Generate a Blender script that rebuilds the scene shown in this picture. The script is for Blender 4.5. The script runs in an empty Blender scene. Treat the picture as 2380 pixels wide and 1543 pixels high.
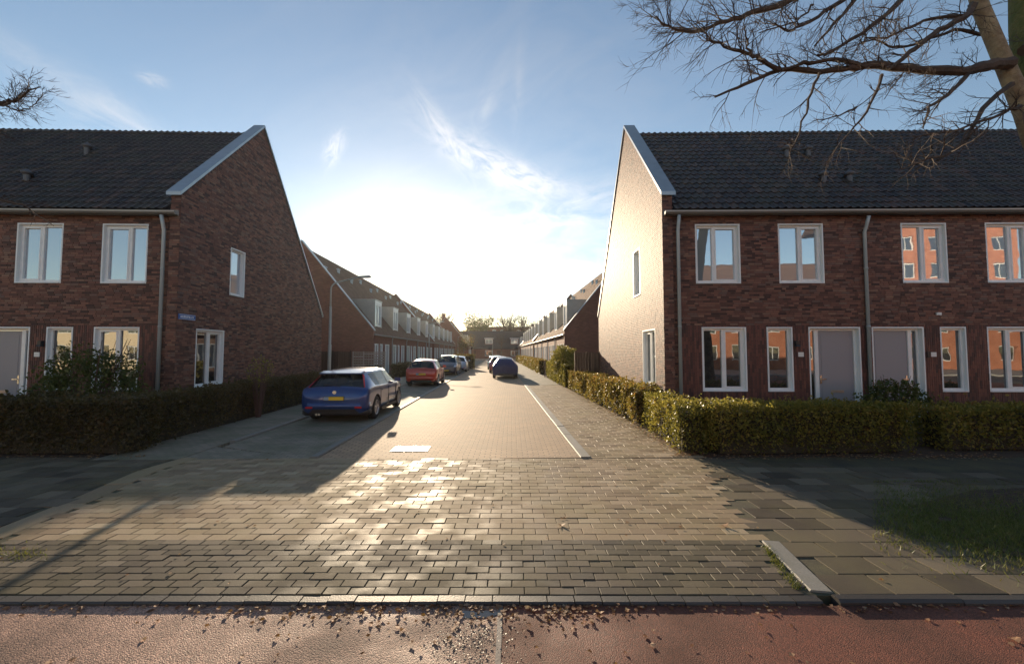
import bpy, bmesh, math, random
from math import sin, cos, tan, radians, pi, atan, sqrt
from mathutils import Vector, Matrix, Euler, noise
random.seed(7)
SC = bpy.context.scene
# ------------------------------------------------------------------ camera, light, sky
FPX, CX, CY, HC, PITCH = 960.0, 1190.0, 771.5, 1.9, radians(2.8)   # calibrated on a 2380x1543 view
cam_d = bpy.data.cameras.new('camera'); cam = bpy.data.objects.new('camera', cam_d)
SC.collection.objects.link(cam); SC.camera = cam
cam.location = (0, 0, HC); cam.rotation_euler = (pi/2 + PITCH, 0, 0)
cam_d.sensor_width = 36; cam_d.lens = 36*FPX/2380; cam_d.clip_start = .05; cam_d.clip_end = 4000
HAZE = 0.00012
AZ, EL = radians(-14.0), radians(12.2)
sun_d = bpy.data.lights.new('sun', 'SUN'); sun = bpy.data.objects.new('sun', sun_d); SC.collection.objects.link(sun)
sun_d.energy = 5.0; sun_d.angle = radians(.5); sun_d.color = (1, .80, .56)
SUNDIR = Vector((sin(AZ)*cos(EL), cos(AZ)*cos(EL), sin(EL)))
sun.rotation_euler = (-SUNDIR).to_track_quat('-Z', 'Y').to_euler()
W = bpy.data.worlds.new('World'); SC.world = W; W.use_nodes = True
SC.view_settings.view_transform = 'Standard'; SC.view_settings.look = 'None'
SC.view_settings.exposure = 0.8; SC.view_settings.gamma = 1; SC.view_settings.use_curve_mapping = False

class NT:
    def __init__(s, tree): s.t = tree; s.t.nodes.clear()
    def n(s, typ, **kw):
        nd = s.t.nodes.new(typ)
        for k, v in kw.items():
            if k[0] == '_': nd.inputs[int(k[1:])].default_value = v
            elif hasattr(nd, k): setattr(nd, k, v)
            else: nd.inputs[k.replace('_', ' ')].default_value = v
        return nd
    def l(s, a, b): s.t.links.new(a, b)
    def math(s, op, a, b=None, c=None, clamp=False):
        nd = s.t.nodes.new('ShaderNodeMath'); nd.operation = op; nd.use_clamp = clamp
        for i, v in enumerate((a, b, c)):
            if v is None: continue
            if isinstance(v, (int, float)): nd.inputs[i].default_value = v
            else: s.l(v, nd.inputs[i])
        return nd.outputs[0]
    def ramp(s, fac, stops, interp='LINEAR'):
        nd = s.t.nodes.new('ShaderNodeValToRGB'); cr = nd.color_ramp; cr.interpolation = interp
        while len(cr.elements) < len(stops): cr.elements.new(.5)
        for e, (p, c) in zip(cr.elements, stops):
            e.position = p; e.color = (*c, 1) if len(c) == 3 else c
        s.l(fac, nd.inputs[0]); return nd.outputs[0]
    def mix(s, fac, a, b, typ='MIX'):
        nd = s.t.nodes.new('ShaderNodeMix'); nd.data_type = 'RGBA'; nd.blend_type = typ
        for i, v in ((0, fac), (6, a), (7, b)):
            if isinstance(v, (int, float)): nd.inputs[i].default_value = v
            elif isinstance(v, tuple): nd.inputs[i].default_value = (*v, 1)
            else: s.l(v, nd.inputs[i])
        return nd.outputs[2]

nt = NT(W.node_tree)
sky = nt.n('ShaderNodeTexSky'); sky.sky_type = 'NISHITA'; sky.sun_disc = False
sky.sun_elevation = EL; sky.sun_rotation = AZ; sky.air_density = 1.0; sky.dust_density = .18; sky.ozone_density = 1.0
bg = nt.n('ShaderNodeBackground'); bg.inputs[1].default_value = .102
wo = nt.n('ShaderNodeOutputWorld')
tc = nt.n('ShaderNodeTexCoord')
def dirvec(u, v):
    d = Vector((u-CX, FPX, CY-v)); d.rotate(Euler((PITCH, 0, 0))); return d.normalized()
def wisp(u, v, ang, sl, sw, scale, seed, gain=1.0):
    """thin high cloud: soft streak about one sky direction, broken up by stretched noise"""
    c = dirvec(u, v); r = Vector((0, 0, 1)).cross(c)*-1; r.normalize(); up = r.cross(c).normalized()
    if up.z < 0: up = -up
    a = r*cos(ang)+up*sin(ang); b = -r*sin(ang)+up*cos(ang)
    def dot(vec):
        nd = nt.n('ShaderNodeVectorMath', operation='DOT_PRODUCT'); nd.inputs[1].default_value = vec
        nt.l(tc.outputs['Generated'], nd.inputs[0]); return nd.outputs['Value']
    da, db, dc = dot(a), dot(b), dot(c)
    cmb = nt.n('ShaderNodeCombineXYZ'); nt.l(nt.math('MULTIPLY', da, scale*.8), cmb.inputs[0]); nt.l(nt.math('MULTIPLY', db, scale*2.0), cmb.inputs[1]); cmb.inputs[2].default_value = seed
    nz = nt.n('ShaderNodeTexNoise'); nz.inputs['Detail'].default_value = 6; nz.inputs['Roughness'].default_value = .62; nz.inputs['Distortion'].default_value = .9; nz.inputs['Scale'].default_value = 1.0
    nt.l(cmb.outputs[0], nz.inputs['Vector'])
    ea = nt.math('POWER', nt.math('DIVIDE', da, sl), 2); eb = nt.math('POWER', nt.math('DIVIDE', db, sw), 2)
    e = nt.math('EXPONENT', nt.math('MULTIPLY', nt.math('ADD', ea, eb), -1))
    f = nt.math('GREATER_THAN', dc, .3)
    m = nt.math('MULTIPLY', nt.math('SUBTRACT', nz.outputs['Fac'], .36, clamp=True), 3.0, clamp=True)
    return nt.math('MULTIPLY', nt.math('MULTIPLY', nt.math('MULTIPLY', e, gain), m), f)
tot = None
for a in ((1150, 385, radians(-25), .13, .030, 16, 1, 1.9), (1225, 415, radians(-14), .09, .022, 20, 4, 1.4), (1040, 320, radians(-52), .085, .020, 18, 7, 1.3), (778, 345, radians(70), .03, .014, 34, 3, 1.6), (1300, 500, radians(6), .26, .06, 12, 5, 1.0),
          (1205, 210, radians(86), .09, .010, 14, 9, .3), (250, 265, radians(-20), .13, .035, 12, 11, .7), (1130, 260, radians(62), .10, .022, 12, 13, .45), (1380, 620, radians(5), .3, .09, 10, 15, .6), (352, 185, radians(0), .016, .009, 30, 21, 1.3), (1190, 300, radians(20), .5, .4, 5, 33, .22)):
    w = wisp(*a); tot = w if tot is None else nt.math('ADD', tot, w)
tot = nt.math('MINIMUM', tot, 1.0)
lum = nt.n('ShaderNodeRGBToBW'); nt.l(sky.outputs[0], lum.inputs[0])
cl = nt.math('ADD', nt.math('MULTIPLY', lum.outputs[0], 1.45), .8)
cc = nt.n('ShaderNodeCombineColor'); nt.l(cl, cc.inputs[0]); nt.l(cl, cc.inputs[1]); nt.l(nt.math('MULTIPLY', cl, 1.03), cc.inputs[2])
nt.l(nt.mix(nt.math('MULTIPLY', tot, .7), sky.outputs[0], cc.outputs[0]), bg.inputs[0]); nt.l(bg.outputs[0], wo.inputs[0])

# ------------------------------------------------------------------ helpers
COL = SC.collection
def at(u, v, D):                      # image point at distance D (metres along +Y) -> world
    d = Vector((u-CX, FPX, CY-v)); d.rotate(Euler((PITCH, 0, 0))); d *= D/d.y
    return Vector((d.x, D, d.z+HC))
def G(u, v, z=0.0):                   # image point on the ground
    d = Vector((u-CX, FPX, CY-v)); d.rotate(Euler((PITCH, 0, 0))); k = (z-HC)/d.z
    return Vector((d.x*k, d.y*k, z))
TH = radians(1.8)
def S(x, d, z=0.0):                   # street frame: x across, d along the street
    return Vector((x*cos(TH)-d*sin(TH), d*cos(TH)+x*sin(TH), z))
def tag(o, label=None, cat=None, group=None, kind=None):
    if label: o['label'] = label
    if cat: o['category'] = cat
    if group: o['group'] = group
    if kind: o['kind'] = kind
    return o
def empty(name, loc, rz=0, **kw):
    o = bpy.data.objects.new(name, None); COL.objects.link(o); o.location = loc; o.rotation_euler = (0, 0, rz)
    o.empty_display_size = .2
    return tag(o, **kw)
def link(name, me, parent=None, loc=None, rot=None):
    o = bpy.data.objects.new(name, me); COL.objects.link(o); o.parent = parent
    if loc is not None: o.location = loc
    if rot is not None: o.rotation_euler = rot
    return o
def copy_tree(o, parent=None):
    c = o.copy(); COL.objects.link(c); c.parent = parent
    for ch in o.children: copy_tree(ch, c)
    return c
ID = lambda u, n, z: (u, n, z)
class MB:
    def __init__(s): s.v = []; s.f = []; s.t = []; s.m = []
    def hexa(s, c, M=ID, tone=.5, mi=0, skip=()):
        """c: 8 corners (bottom 0-3, top 4-7) in (u,n,z)"""
        b = len(s.v); s.v += [tuple(M(*p)) for p in c]
        fs = [(0, 3, 2, 1), (4, 5, 6, 7), (0, 1, 5, 4), (1, 2, 6, 5), (2, 3, 7, 6), (3, 0, 4, 7)]
        e1 = Vector(s.v[b+1])-Vector(s.v[b]); e2 = Vector(s.v[b+3])-Vector(s.v[b]); e3 = Vector(s.v[b+4])-Vector(s.v[b])
        fl = e1.cross(e2).dot(e3) < 0
        for i, f in enumerate(fs):
            if i in skip: continue
            f = tuple(b+k for k in f); s.f.append(f[::-1] if fl else f); s.t.append(tone); s.m.append(mi)
    def box(s, x0, x1, y0, y1, z0, z1, M=ID, tone=.5, mi=0, skip=()):
        s.hexa([(x0, y0, z0), (x1, y0, z0), (x1, y1, z0), (x0, y1, z0), (x0, y0, z1), (x1, y0, z1), (x1, y1, z1), (x0, y1, z1)], M, tone, mi, skip)
    def poly(s, pts, tone=.5, mi=0):
        b = len(s.v); s.v += [tuple(p) for p in pts]; s.f.append(tuple(range(b, b+len(pts)))); s.t.append(tone); s.m.append(mi)
    def prism(s, pts, dv, tone=.5, mi=0):
        b = len(s.v); n = len(pts); dv = Vector(dv)
        s.v += [tuple(p) for p in pts]+[tuple(Vector(p)+dv) for p in pts]
        fs = [tuple(range(b, b+n))[::-1], tuple(range(b+n, b+2*n))]+[(b+i, b+(i+1) % n, b+n+(i+1) % n, b+n+i) for i in range(n)]
        for f in fs: s.f.append(f); s.t.append(tone); s.m.append(mi)
    def tube(s, pts, rad, n=6, tone=.5, cap=True):
        pts = [Vector(p) for p in pts]; b = len(s.v); k = len(pts)
        if not isinstance(rad, (list, tuple)): rad = [rad]*k
        ref = None
        for i, p in enumerate(pts):
            d = (pts[min(i+1, k-1)]-pts[max(i-1, 0)]).normalized()
            if ref is None:
                ref = d.orthogonal().normalized()
            ref = (ref-d*ref.dot(d)); ref = ref.normalized() if ref.length > 1e-5 else d.orthogonal().normalized()
            q = d.cross(ref)
            for j in range(n):
                a = 2*pi*j/n; s.v.append(tuple(p+(ref*cos(a)+q*sin(a))*rad[i]))
        for i in range(k-1):
            for j in range(n):
                s.f.append((b+i*n+j, b+i*n+(j+1) % n, b+(i+1)*n+(j+1) % n, b+(i+1)*n+j)); s.t.append(tone); s.m.append(0)
        if cap:
            s.f.append(tuple(b+j for j in range(n))[::-1]); s.t.append(tone); s.m.append(0)
            s.f.append(tuple(b+(k-1)*n+j for j in range(n))); s.t.append(tone); s.m.append(0)
    def lathe(s, prof, c=(0, 0, 0), n=16, axis='z', tone=.5):
        b = len(s.v); c = Vector(c); k = len(prof)
        for i in range(k):
            r, h = prof[i]
            for j in range(n):
                a = 2*pi*j/n
                p = {'z': (r*cos(a), r*sin(a), h), 'y': (r*cos(a), h, r*sin(a)), 'x': (h, r*cos(a), r*sin(a))}[axis]
                s.v.append(tuple(c+Vector(p)))
        for i in range(k-1):
            for j in range(n): s.f.append((b+i*n+j, b+i*n+(j+1) % n, b+(i+1)*n+(j+1) % n, b+(i+1)*n+j)); s.t.append(tone); s.m.append(0)
    def mesh(s, name, mats, smooth=False, recalc=False):
        me = bpy.data.meshes.new(name); me.from_pydata(s.v, [], s.f)
        if not isinstance(mats, (list, tuple)): mats = [mats]
        for m in mats: me.materials.append(m)
        a = me.attributes.new('tone', 'FLOAT', 'FACE'); a.data.foreach_set('value', s.t)
        if len(mats) > 1: me.polygons.foreach_set('material_index', s.m)
        if recalc:
            bm = bmesh.new(); bm.from_mesh(me); bmesh.ops.recalc_face_normals(bm, faces=bm.faces); bm.to_mesh(me); bm.free()
        if smooth: me.polygons.foreach_set('use_smooth', [True]*len(s.f)); 
        me.update(); return me
    def build(s, name, mats, parent=None, smooth=False, recalc=False, loc=None, rot=None):
        return link(name, s.mesh(name, mats, smooth, recalc), parent, loc, rot)

# ------------------------------------------------------------------ materials
def mat(name, col=(.5, .5, .5), rough=.6, metal=0, spec=.5, coat=0, bump=None, vary=None, nscale=20, emit=None):
    """bump=(scale,strength,distance); vary=(color2,scale,amount)"""
    m = bpy.data.materials.new(name); m.use_nodes = True; t = NT(m.node_tree)
    p = t.n('ShaderNodeBsdfPrincipled'); o = t.n('ShaderNodeOutputMaterial'); t.l(p.outputs[0], o.inputs[0])
    p.inputs['Base Color'].default_value = (*col, 1); p.inputs['Roughness'].default_value = rough; p.inputs['Metallic'].default_value = metal
    p.inputs['Specular IOR Level'].default_value = spec; p.inputs['Coat Weight'].default_value = coat; p.inputs['Coat Roughness'].default_value = .05
    co = t.n('ShaderNodeTexCoord')
    if vary:
        nz = t.n('ShaderNodeTexNoise'); nz.inputs['Scale'].default_value = vary[1]; nz.inputs['Detail'].default_value = 6; nz.inputs['Roughness'].default_value = .65
        t.l(co.outputs['Object'], nz.inputs['Vector'])
        f = t.math('MULTIPLY', t.math('SUBTRACT', nz.outputs['Fac'], .35, clamp=True), vary[2]*3, clamp=True)
        t.l(t.mix(f, col, vary[0]), p.inputs['Base Color'])
    if bump:
        nz = t.n('ShaderNodeTexNoise'); nz.inputs['Scale'].default_value = bump[0]; nz.inputs['Detail'].default_value = 4
        t.l(co.outputs['Object'], nz.inputs['Vector'])
        b = t.n('ShaderNodeBump'); b.inputs['Strength'].default_value = bump[1]; b.inputs['Distance'].default_value = bump[2]
        t.l(nz.outputs['Fac'], b.inputs['Height']); t.l(b.outputs[0], p.inputs['Normal'])
    if emit: p.inputs['Emission Color'].default_value = (*col, 1); p.inputs['Emission Strength'].default_value = emit
    return m
def toned(name, stops, src='attr', rough=.7, spec=.5, bump=(60, .3, .004), big=None, interp='LINEAR', sub=None, fleck=None, rough_var=None):
    """each piece picks its own colour from the ramp: by face attribute (joined pieces) or by object (single pieces)"""
    m = bpy.data.materials.new(name); m.use_nodes = True; t = NT(m.node_tree)
    p = t.n('ShaderNodeBsdfPrincipled'); o = t.n('ShaderNodeOutputMaterial'); t.l(p.outputs[0], o.inputs[0])
    p.inputs['Roughness'].default_value = rough; p.inputs['Specular IOR Level'].default_value = spec
    if src == 'attr':
        a = t.n('ShaderNodeAttribute', attribute_name='tone'); fac = a.outputs['Fac']
    else:
        a = t.n('ShaderNodeObjectInfo'); fac = a.outputs['Random']
    c = t.ramp(fac, stops, interp)
    g = t.n('ShaderNodeNewGeometry')
    nz = t.n('ShaderNodeTexNoise'); nz.inputs['Scale'].default_value = bump[0]; nz.inputs['Detail'].default_value = 5
    t.l(g.outputs['Position'], nz.inputs['Vector'])
    c = t.mix(t.math('MULTIPLY', nz.outputs['Fac'], .55), c, (.02, .015, .012))
    if big:
        n2 = t.n('ShaderNodeTexNoise'); n2.inputs['Scale'].default_value = big[1]; n2.inputs['Detail'].default_value = 5; n2.inputs['Roughness'].default_value = .6
        t.l(g.outputs['Position'], n2.inputs['Vector'])
        f = t.math('MULTIPLY', t.math('SUBTRACT', n2.outputs['Fac'], .42, clamp=True), big[2], clamp=True)
        c = t.mix(f, c, big[0])
    t.l(c, p.inputs['Base Color'])
    if rough_var:
        n3 = t.n('ShaderNodeTexNoise'); n3.inputs['Scale'].default_value = rough_var[0]; n3.inputs['Detail'].default_value = 3
        t.l(g.outputs['Position'], n3.inputs['Vector'])
        f = t.math('ADD', t.math('MULTIPLY', n3.outputs['Fac'], .82), t.math('MULTIPLY', fac, .18))
        t.l(t.ramp(f, [(.36, (rough_var[1],)*3), (.56, (rough_var[2],)*3)]), p.inputs['Roughness'])
    b = t.n('ShaderNodeBump'); b.inputs['Strength'].default_value = bump[1]; b.inputs['Distance'].default_value = bump[2]
    t.l(nz.outputs['Fac'], b.inputs['Height']); t.l(b.outputs[0], p.inputs['Normal'])
    return m
def brick_tex(name, c1, c2, mortar, w=.21, h=.055, ms=.006, rough=.85, bumpd=.004, stones=False, big=None):
    m = bpy.data.materials.new(name); m.use_nodes = True; t = NT(m.node_tree)
    p = t.n('ShaderNodeBsdfPrincipled'); o = t.n('ShaderNodeOutputMaterial'); t.l(p.outputs[0], o.inputs[0]); p.inputs['Roughness'].default_value = rough
    co = t.n('ShaderNodeTexCoord'); sp = t.n('ShaderNodeSeparateXYZ'); t.l(co.outputs['Object'], sp.inputs[0])
    cb = t.n('ShaderNodeCombineXYZ')
    if stones: t.l(sp.outputs[0], cb.inputs[0]); t.l(sp.outputs[1], cb.inputs[1])
    else: t.l(t.math('ADD', sp.outputs[0], sp.outputs[1]), cb.inputs[0]); t.l(sp.outputs[2], cb.inputs[1])
    br = t.n('ShaderNodeTexBrick'); br.inputs['Scale'].default_value = 1; br.inputs['Brick Width'].default_value = w; br.inputs['Row Height'].default_value = h
    br.inputs['Mortar Size'].default_value = ms; br.inputs['Color1'].default_value = (*c1, 1); br.inputs['Color2'].default_value = (*c2, 1); br.inputs['Mortar'].default_value = (*mortar, 1)
    br.inputs['Mortar Smooth'].default_value = .3; br.inputs['Bias'].default_value = 0
    t.l(cb.outputs[0], br.inputs['Vector'])
    c = br.outputs['Color']
    nz = t.n('ShaderNodeTexNoise'); nz.inputs['Scale'].default_value = 1.2 if not big else big[1]; nz.inputs['Detail'].default_value = 7; t.l(co.outputs['Object'], nz.inputs['Vector'])
    c = t.mix(t.math('MULTIPLY', t.math('SUBTRACT', nz.outputs['Fac'], .4, clamp=True), 2.2, clamp=True), c, big[0] if big else tuple(x*.6 for x in c1))
    t.l(c, p.inputs['Base Color'])
    b = t.n('ShaderNodeBump'); b.inputs['Strength'].default_value = .7; b.inputs['Distance'].default_value = bumpd
    n2 = t.n('ShaderNodeTexNoise'); n2.inputs['Scale'].default_value = 60; t.l(co.outputs['Object'], n2.inputs['Vector'])
    h_ = t.math('ADD', t.math('MULTIPLY', br.outputs['Fac'], -1), t.math('MULTIPLY', n2.outputs['Fac'], .5))
    t.l(h_, b.inputs['Height']); t.l(b.outputs[0], p.inputs['Normal'])
    return m
def tile_tex(name, c1, c2):
    m = bpy.data.materials.new(name); m.use_nodes = True; t = NT(m.node_tree)
    p = t.n('ShaderNodeBsdfPrincipled'); o = t.n('ShaderNodeOutputMaterial'); t.l(p.outputs[0], o.inputs[0]); p.inputs['Roughness'].default_value = .85; p.inputs['Specular IOR Level'].default_value = .2
    co = t.n('ShaderNodeTexCoord'); sp = t.n('ShaderNodeSeparateXYZ'); t.l(co.outputs['Object'], sp.inputs[0])
    wv = t.math('SINE', t.math('MULTIPLY', sp.outputs[1], 2*pi/.22))
    rw = t.math('FRACT', t.math('MULTIPLY', sp.outputs[2], 4.2))
    cb = t.n('ShaderNodeCombineXYZ'); t.l(t.math('FLOOR', t.math('MULTIPLY', sp.outputs[1], 1/.22)), cb.inputs[0]); t.l(t.math('FLOOR', t.math('MULTIPLY', sp.outputs[2], 4.2)), cb.inputs[1])
    wn = t.n('ShaderNodeTexWhiteNoise', noise_dimensions='2D'); t.l(cb.outputs[0], wn.inputs[0])
    t.l(t.mix(wn.outputs[0], c1, c2), p.inputs['Base Color'])
    b = t.n('ShaderNodeBump'); b.inputs['Strength'].default_value = 1; b.inputs['Distance'].default_value = .035
    t.l(t.math('ADD', wv, t.math('MULTIPLY', rw, -.8)), b.inputs['Height']); t.l(b.outputs[0], p.inputs['Normal'])
    return m
def glass_mat(name, tint, refl=.35, rough=.015):
    m = bpy.data.materials.new(name); m.use_nodes = True; t = NT(m.node_tree)
    o = t.n('ShaderNodeOutputMaterial'); d = t.n('ShaderNodeBsdfDiffuse'); g = t.n('ShaderNodeBsdfGlossy'); g.inputs['Roughness'].default_value = rough
    co = t.n('ShaderNodeTexCoord'); nz = t.n('ShaderNodeTexNoise'); nz.inputs['Scale'].default_value = 1.1; t.l(co.outputs['Object'], nz.inputs['Vector'])
    b = t.n('ShaderNodeBump'); b.inputs['Strength'].default_value = .05; b.inputs['Distance'].default_value = .05; t.l(nz.outputs['Fac'], b.inputs['Height']); t.l(b.outputs[0], g.inputs['Normal'])
    sp = t.n('ShaderNodeSeparateXYZ'); t.l(co.outputs['Object'], sp.inputs[0])
    d.inputs[0].default_value = (*tint, 1); g.inputs[0].default_value = (.9, .95, 1, 1)
    mx = t.n('ShaderNodeMixShader'); fr = t.n('ShaderNodeLayerWeight'); fr.inputs[0].default_value = .3
    t.l(t.math('ADD', t.math('MULTIPLY', fr.outputs['Fresnel'], .5), refl, clamp=True), mx.inputs[0]); t.l(d.outputs[0], mx.inputs[1]); t.l(g.outputs[0], mx.inputs[2]); t.l(mx.outputs[0], o.inputs[0])
    return m
def car_glass(name, tint=(.55, .62, .6), see=.55):
    m = bpy.data.materials.new(name); m.use_nodes = True; t = NT(m.node_tree)
    o = t.n('ShaderNodeOutputMaterial'); d = t.n('ShaderNodeBsdfTransparent'); d.inputs[0].default_value = (*[c*see for c in tint], 1)
    g = t.n('ShaderNodeBsdfGlossy'); g.inputs['Roughness'].default_value = .02; mx = t.n('ShaderNodeMixShader'); fr = t.n('ShaderNodeLayerWeight'); fr.inputs[0].default_value = .45
    t.l(t.math('ADD', t.math('MULTIPLY', fr.outputs['Fresnel'], .5), .05, clamp=True), mx.inputs[0]); t.l(d.outputs[0], mx.inputs[1]); t.l(g.outputs[0], mx.inputs[2]); t.l(mx.outputs[0], o.inputs[0])
    return m
def leaf_mat(name, stops, trans=.35, rough=.45):
    m = bpy.data.materials.new(name); m.use_nodes = True; t = NT(m.node_tree)
    o = t.n('ShaderNodeOutputMaterial'); p = t.n('ShaderNodeBsdfPrincipled'); p.inputs['Roughness'].default_value = rough; p.inputs['Specular IOR Level'].default_value = .35
    a = t.n('ShaderNodeAttribute', attribute_name='tone'); c = t.ramp(a.outputs['Fac'], stops)
    t.l(c, p.inputs['Base Color']); tr = t.n('ShaderNodeBsdfTranslucent'); t.l(t.mix(.4, c, (.35, .3, .05)), tr.inputs[0])
    mx = t.n('ShaderNodeMixShader'); mx.inputs[0].default_value = trans; t.l(p.outputs[0], mx.inputs[1]); t.l(tr.outputs[0], mx.inputs[2]); t.l(mx.outputs[0], o.inputs[0])
    return m
BR = [(0, (.07, .036, .034)), (.2, (.15, .07, .055)), (.5, (.24, .105, .075)), (.75, (.34, .155, .105)), (.9, (.20, .13, .11)), (1, (.38, .21, .14))]
M_brick = toned('brick', BR, 'attr', .66, .38, (70, .2, .002))
M_brick_o = toned('single_brick', BR, 'obj', .66, .38, (70, .2, .002))
BRV = [(0, (.08, .035, .032)), (.5, (.17, .06, .045)), (1, (.26, .095, .065))]
M_brickv = toned('standing_brick', BRV, 'attr', .6, .5, (70, .12, .002))
M_mortar = mat('mortar', (.075, .055, .048), .95, bump=(120, .5, .004))
M_rowbrick = brick_tex('row_brick', (.3, .12, .075), (.19, .075, .05), (.12, .085, .07))
M_farbrick = brick_tex('far_brick', (.3, .11, .07), (.22, .08, .05), (.14, .09, .07))
M_orange = brick_tex('orange_brick', (.50, .17, .075), (.40, .13, .06), (.4, .3, .24))
TL = [(0, (.032, .025, .024)), (.5, (.058, .043, .038)), (.85, (.085, .058, .046)), (1, (.13, .075, .055))]
M_tile = toned('roof_tile', TL, 'attr', .42, .5, (70, .3, .003), big=((.07, .07, .04), 1.5, 1.6))
M_tile_o = toned('single_roof_tile', TL, 'obj', .42, .5, (70, .3, .003), big=((.07, .07, .04), 1.5, 1.6))
M_rowtile = tile_tex('row_roof_tile', (.13, .075, .05), (.2, .12, .08))
M_darktile = tile_tex('far_dark_tile', (.035, .035, .045), (.05, .05, .06))
M_pipe = mat('downpipe', (.42, .47, .48), .45, .2)
M_lip = mat('gutter_lip', (.5, .47, .42), .5, .2)
M_gutter = mat('gutter', (.20, .19, .175), .55, .2)
M_zinc = mat('zinc', (.42, .45, .47), .38, .7, vary=((.3, .32, .34), 3, .6), bump=(8, .1, .01))
M_dormer = mat('dormer_zinc', (.50, .47, .40), .42, .35, vary=((.38, .37, .34), 2, .6), bump=(6, .1, .01))
M_white = mat('white_frame', (.86, .87, .86), .35, vary=((.62, .63, .61), 4, .4))
M_reveal = mat('window_reveal', (.80, .83, .83), .45)
M_door = mat('grey_door', (.30, .29, .31), .45, bump=(3, .05, .01))
M_steel = mat('steel', (.7, .7, .68), .25, 1)
M_dark = mat('dark_metal', (.02, .02, .022), .4)
M_glass = glass_mat('house_glass', (.035, .032, .03), .22)
M_glass2 = glass_mat('curtained_glass', (.30, .33, .36), .42)
M_rglass = glass_mat('row_glass', (.35, .35, .34), .22)
M_concrete = mat('concrete', (.38, .36, .33), .75, vary=((.25, .24, .2), 3, .7), bump=(60, .4, .004))
M_plate = mat('white_plate', (.75, .75, .72), .4)
M_bark = mat('bark', (.075, .055, .042), .9, bump=(18, .9, .03), vary=((.27, .23, .15), 5, .75))
M_limb = mat('sun_painted_limb_bark', (.17, .115, .07), .9, bump=(22, .9, .025), vary=((.40, .33, .2), 6, .9))  # light bark, with sunlit tan patches painted into the colour
M_branch = mat('branch_bark', (.06, .042, .034), .9, bump=(30, .8, .01), vary=((.13, .09, .06), 6, .6))
M_twig = mat('twig', (.11, .06, .045), .8)
M_moss = mat('mossy_bark', (.15, .13, .04), .95, bump=(25, 1, .04), vary=((.05, .08, .015), 8, .8))
M_wood = toned('weathered_wood', [(0, (.09, .055, .04)), (1, (.2, .125, .085))], 'obj', .8, .3, (30, .5, .004))
M_wood_l = toned('pale_wood', [(0, (.38, .31, .25)), (1, (.6, .5, .42))], 'obj', .7, .3, (30, .4, .003))
M_soil = mat('soil', (.06, .042, .03), .95, bump=(14, 1, .05), vary=((.11, .06, .035), 6, .8))
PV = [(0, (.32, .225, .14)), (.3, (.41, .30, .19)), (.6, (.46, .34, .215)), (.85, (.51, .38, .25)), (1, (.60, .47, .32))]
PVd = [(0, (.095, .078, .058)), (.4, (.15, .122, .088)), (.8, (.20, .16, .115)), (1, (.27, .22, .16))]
moss = (.24, .21, .09)
M_pav = toned('paver', PV, 'attr', .6, .16, (90, .5, .003), big=(moss, 1.1, 1.3), rough_var=(2.3, .56, .82))
M_pav_o = toned('single_paver', PV, 'obj', .6, .16, (90, .5, .003), big=(moss, 1.1, 1.3), rough_var=(2.3, .56, .82))
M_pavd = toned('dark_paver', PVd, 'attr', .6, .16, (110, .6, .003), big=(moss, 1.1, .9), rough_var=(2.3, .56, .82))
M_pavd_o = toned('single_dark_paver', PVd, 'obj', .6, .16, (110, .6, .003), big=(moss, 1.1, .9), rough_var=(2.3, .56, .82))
M_joint = mat('joint_sand', (.05, .042, .03), .95, vary=((.13, .115, .05), 2.2, .7), bump=(80, .6, .006))
M_road = brick_tex('street_clinker', (.50, .325, .19), (.37, .24, .14), (.16, .11, .07), .2, .1, .011, .82, .004, True, ((.30, .21, .135), 1.1))
M_bay = brick_tex('bay_clinker', (.30, .25, .19), (.22, .19, .14), (.12, .11, .08), .2, .1, .007, .8, .004, True, ((.1, .11, .05), 1.5))
M_ground = mat('ground', (.12, .105, .075), .95, vary=((.09, .1, .045), .8, .7), bump=(6, .5, .03))
M_grass = leaf_mat('grass_blade', [(0, (.06, .09, .02)), (.6, (.10, .15, .03)), (1, (.22, .2, .08))], .3)
def asphalt(name, c1, c2, sc, bd, rv):
    m = bpy.data.materials.new(name); m.use_nodes = True; t = NT(m.node_tree)
    p = t.n('ShaderNodeBsdfPrincipled'); o = t.n('ShaderNodeOutputMaterial'); t.l(p.outputs[0], o.inputs[0])
    co = t.n('ShaderNodeTexCoord'); vo = t.n('ShaderNodeTexVoronoi'); vo.inputs['Scale'].default_value = sc; t.l(co.outputs['Object'], vo.inputs['Vector'])
    bw = t.n('ShaderNodeRGBToBW'); t.l(vo.outputs['Color'], bw.inputs[0])
    nz = t.n('ShaderNodeTexNoise'); nz.inputs['Scale'].default_value = 1.3; nz.inputs['Detail'].default_value = 7; t.l(co.outputs['Object'], nz.inputs['Vector'])
    c = t.mix(bw.outputs[0], c1, c2); c = t.mix(t.math('MULTIPLY', t.math('SUBTRACT', nz.outputs['Fac'], .42, clamp=True), 2.5, clamp=True), c, tuple(x*.55 for x in c1))
    t.l(c, p.inputs['Base Color'])
    t.l(t.ramp(nz.outputs['Fac'], [(.35, (rv[0],)*3), (.6, (rv[1],)*3)]), p.inputs['Roughness'])
    b = t.n('ShaderNodeBump'); b.inputs['Strength'].default_value = 1; b.inputs['Distance'].default_value = bd
    t.l(t.math('MULTIPLY', vo.outputs['Distance'], -1), b.inputs['Height']); t.l(b.outputs[0], p.inputs['Normal'])
    return m
M_asph_l = asphalt('worn_red_asphalt', (.05, .026, .02), (.66, .38, .27), 120, .003, (.55, .8))
M_asph_r = asphalt('red_asphalt', (.055, .018, .010), (.30, .098, .055), 140, .0025, (.62, .85))

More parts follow.
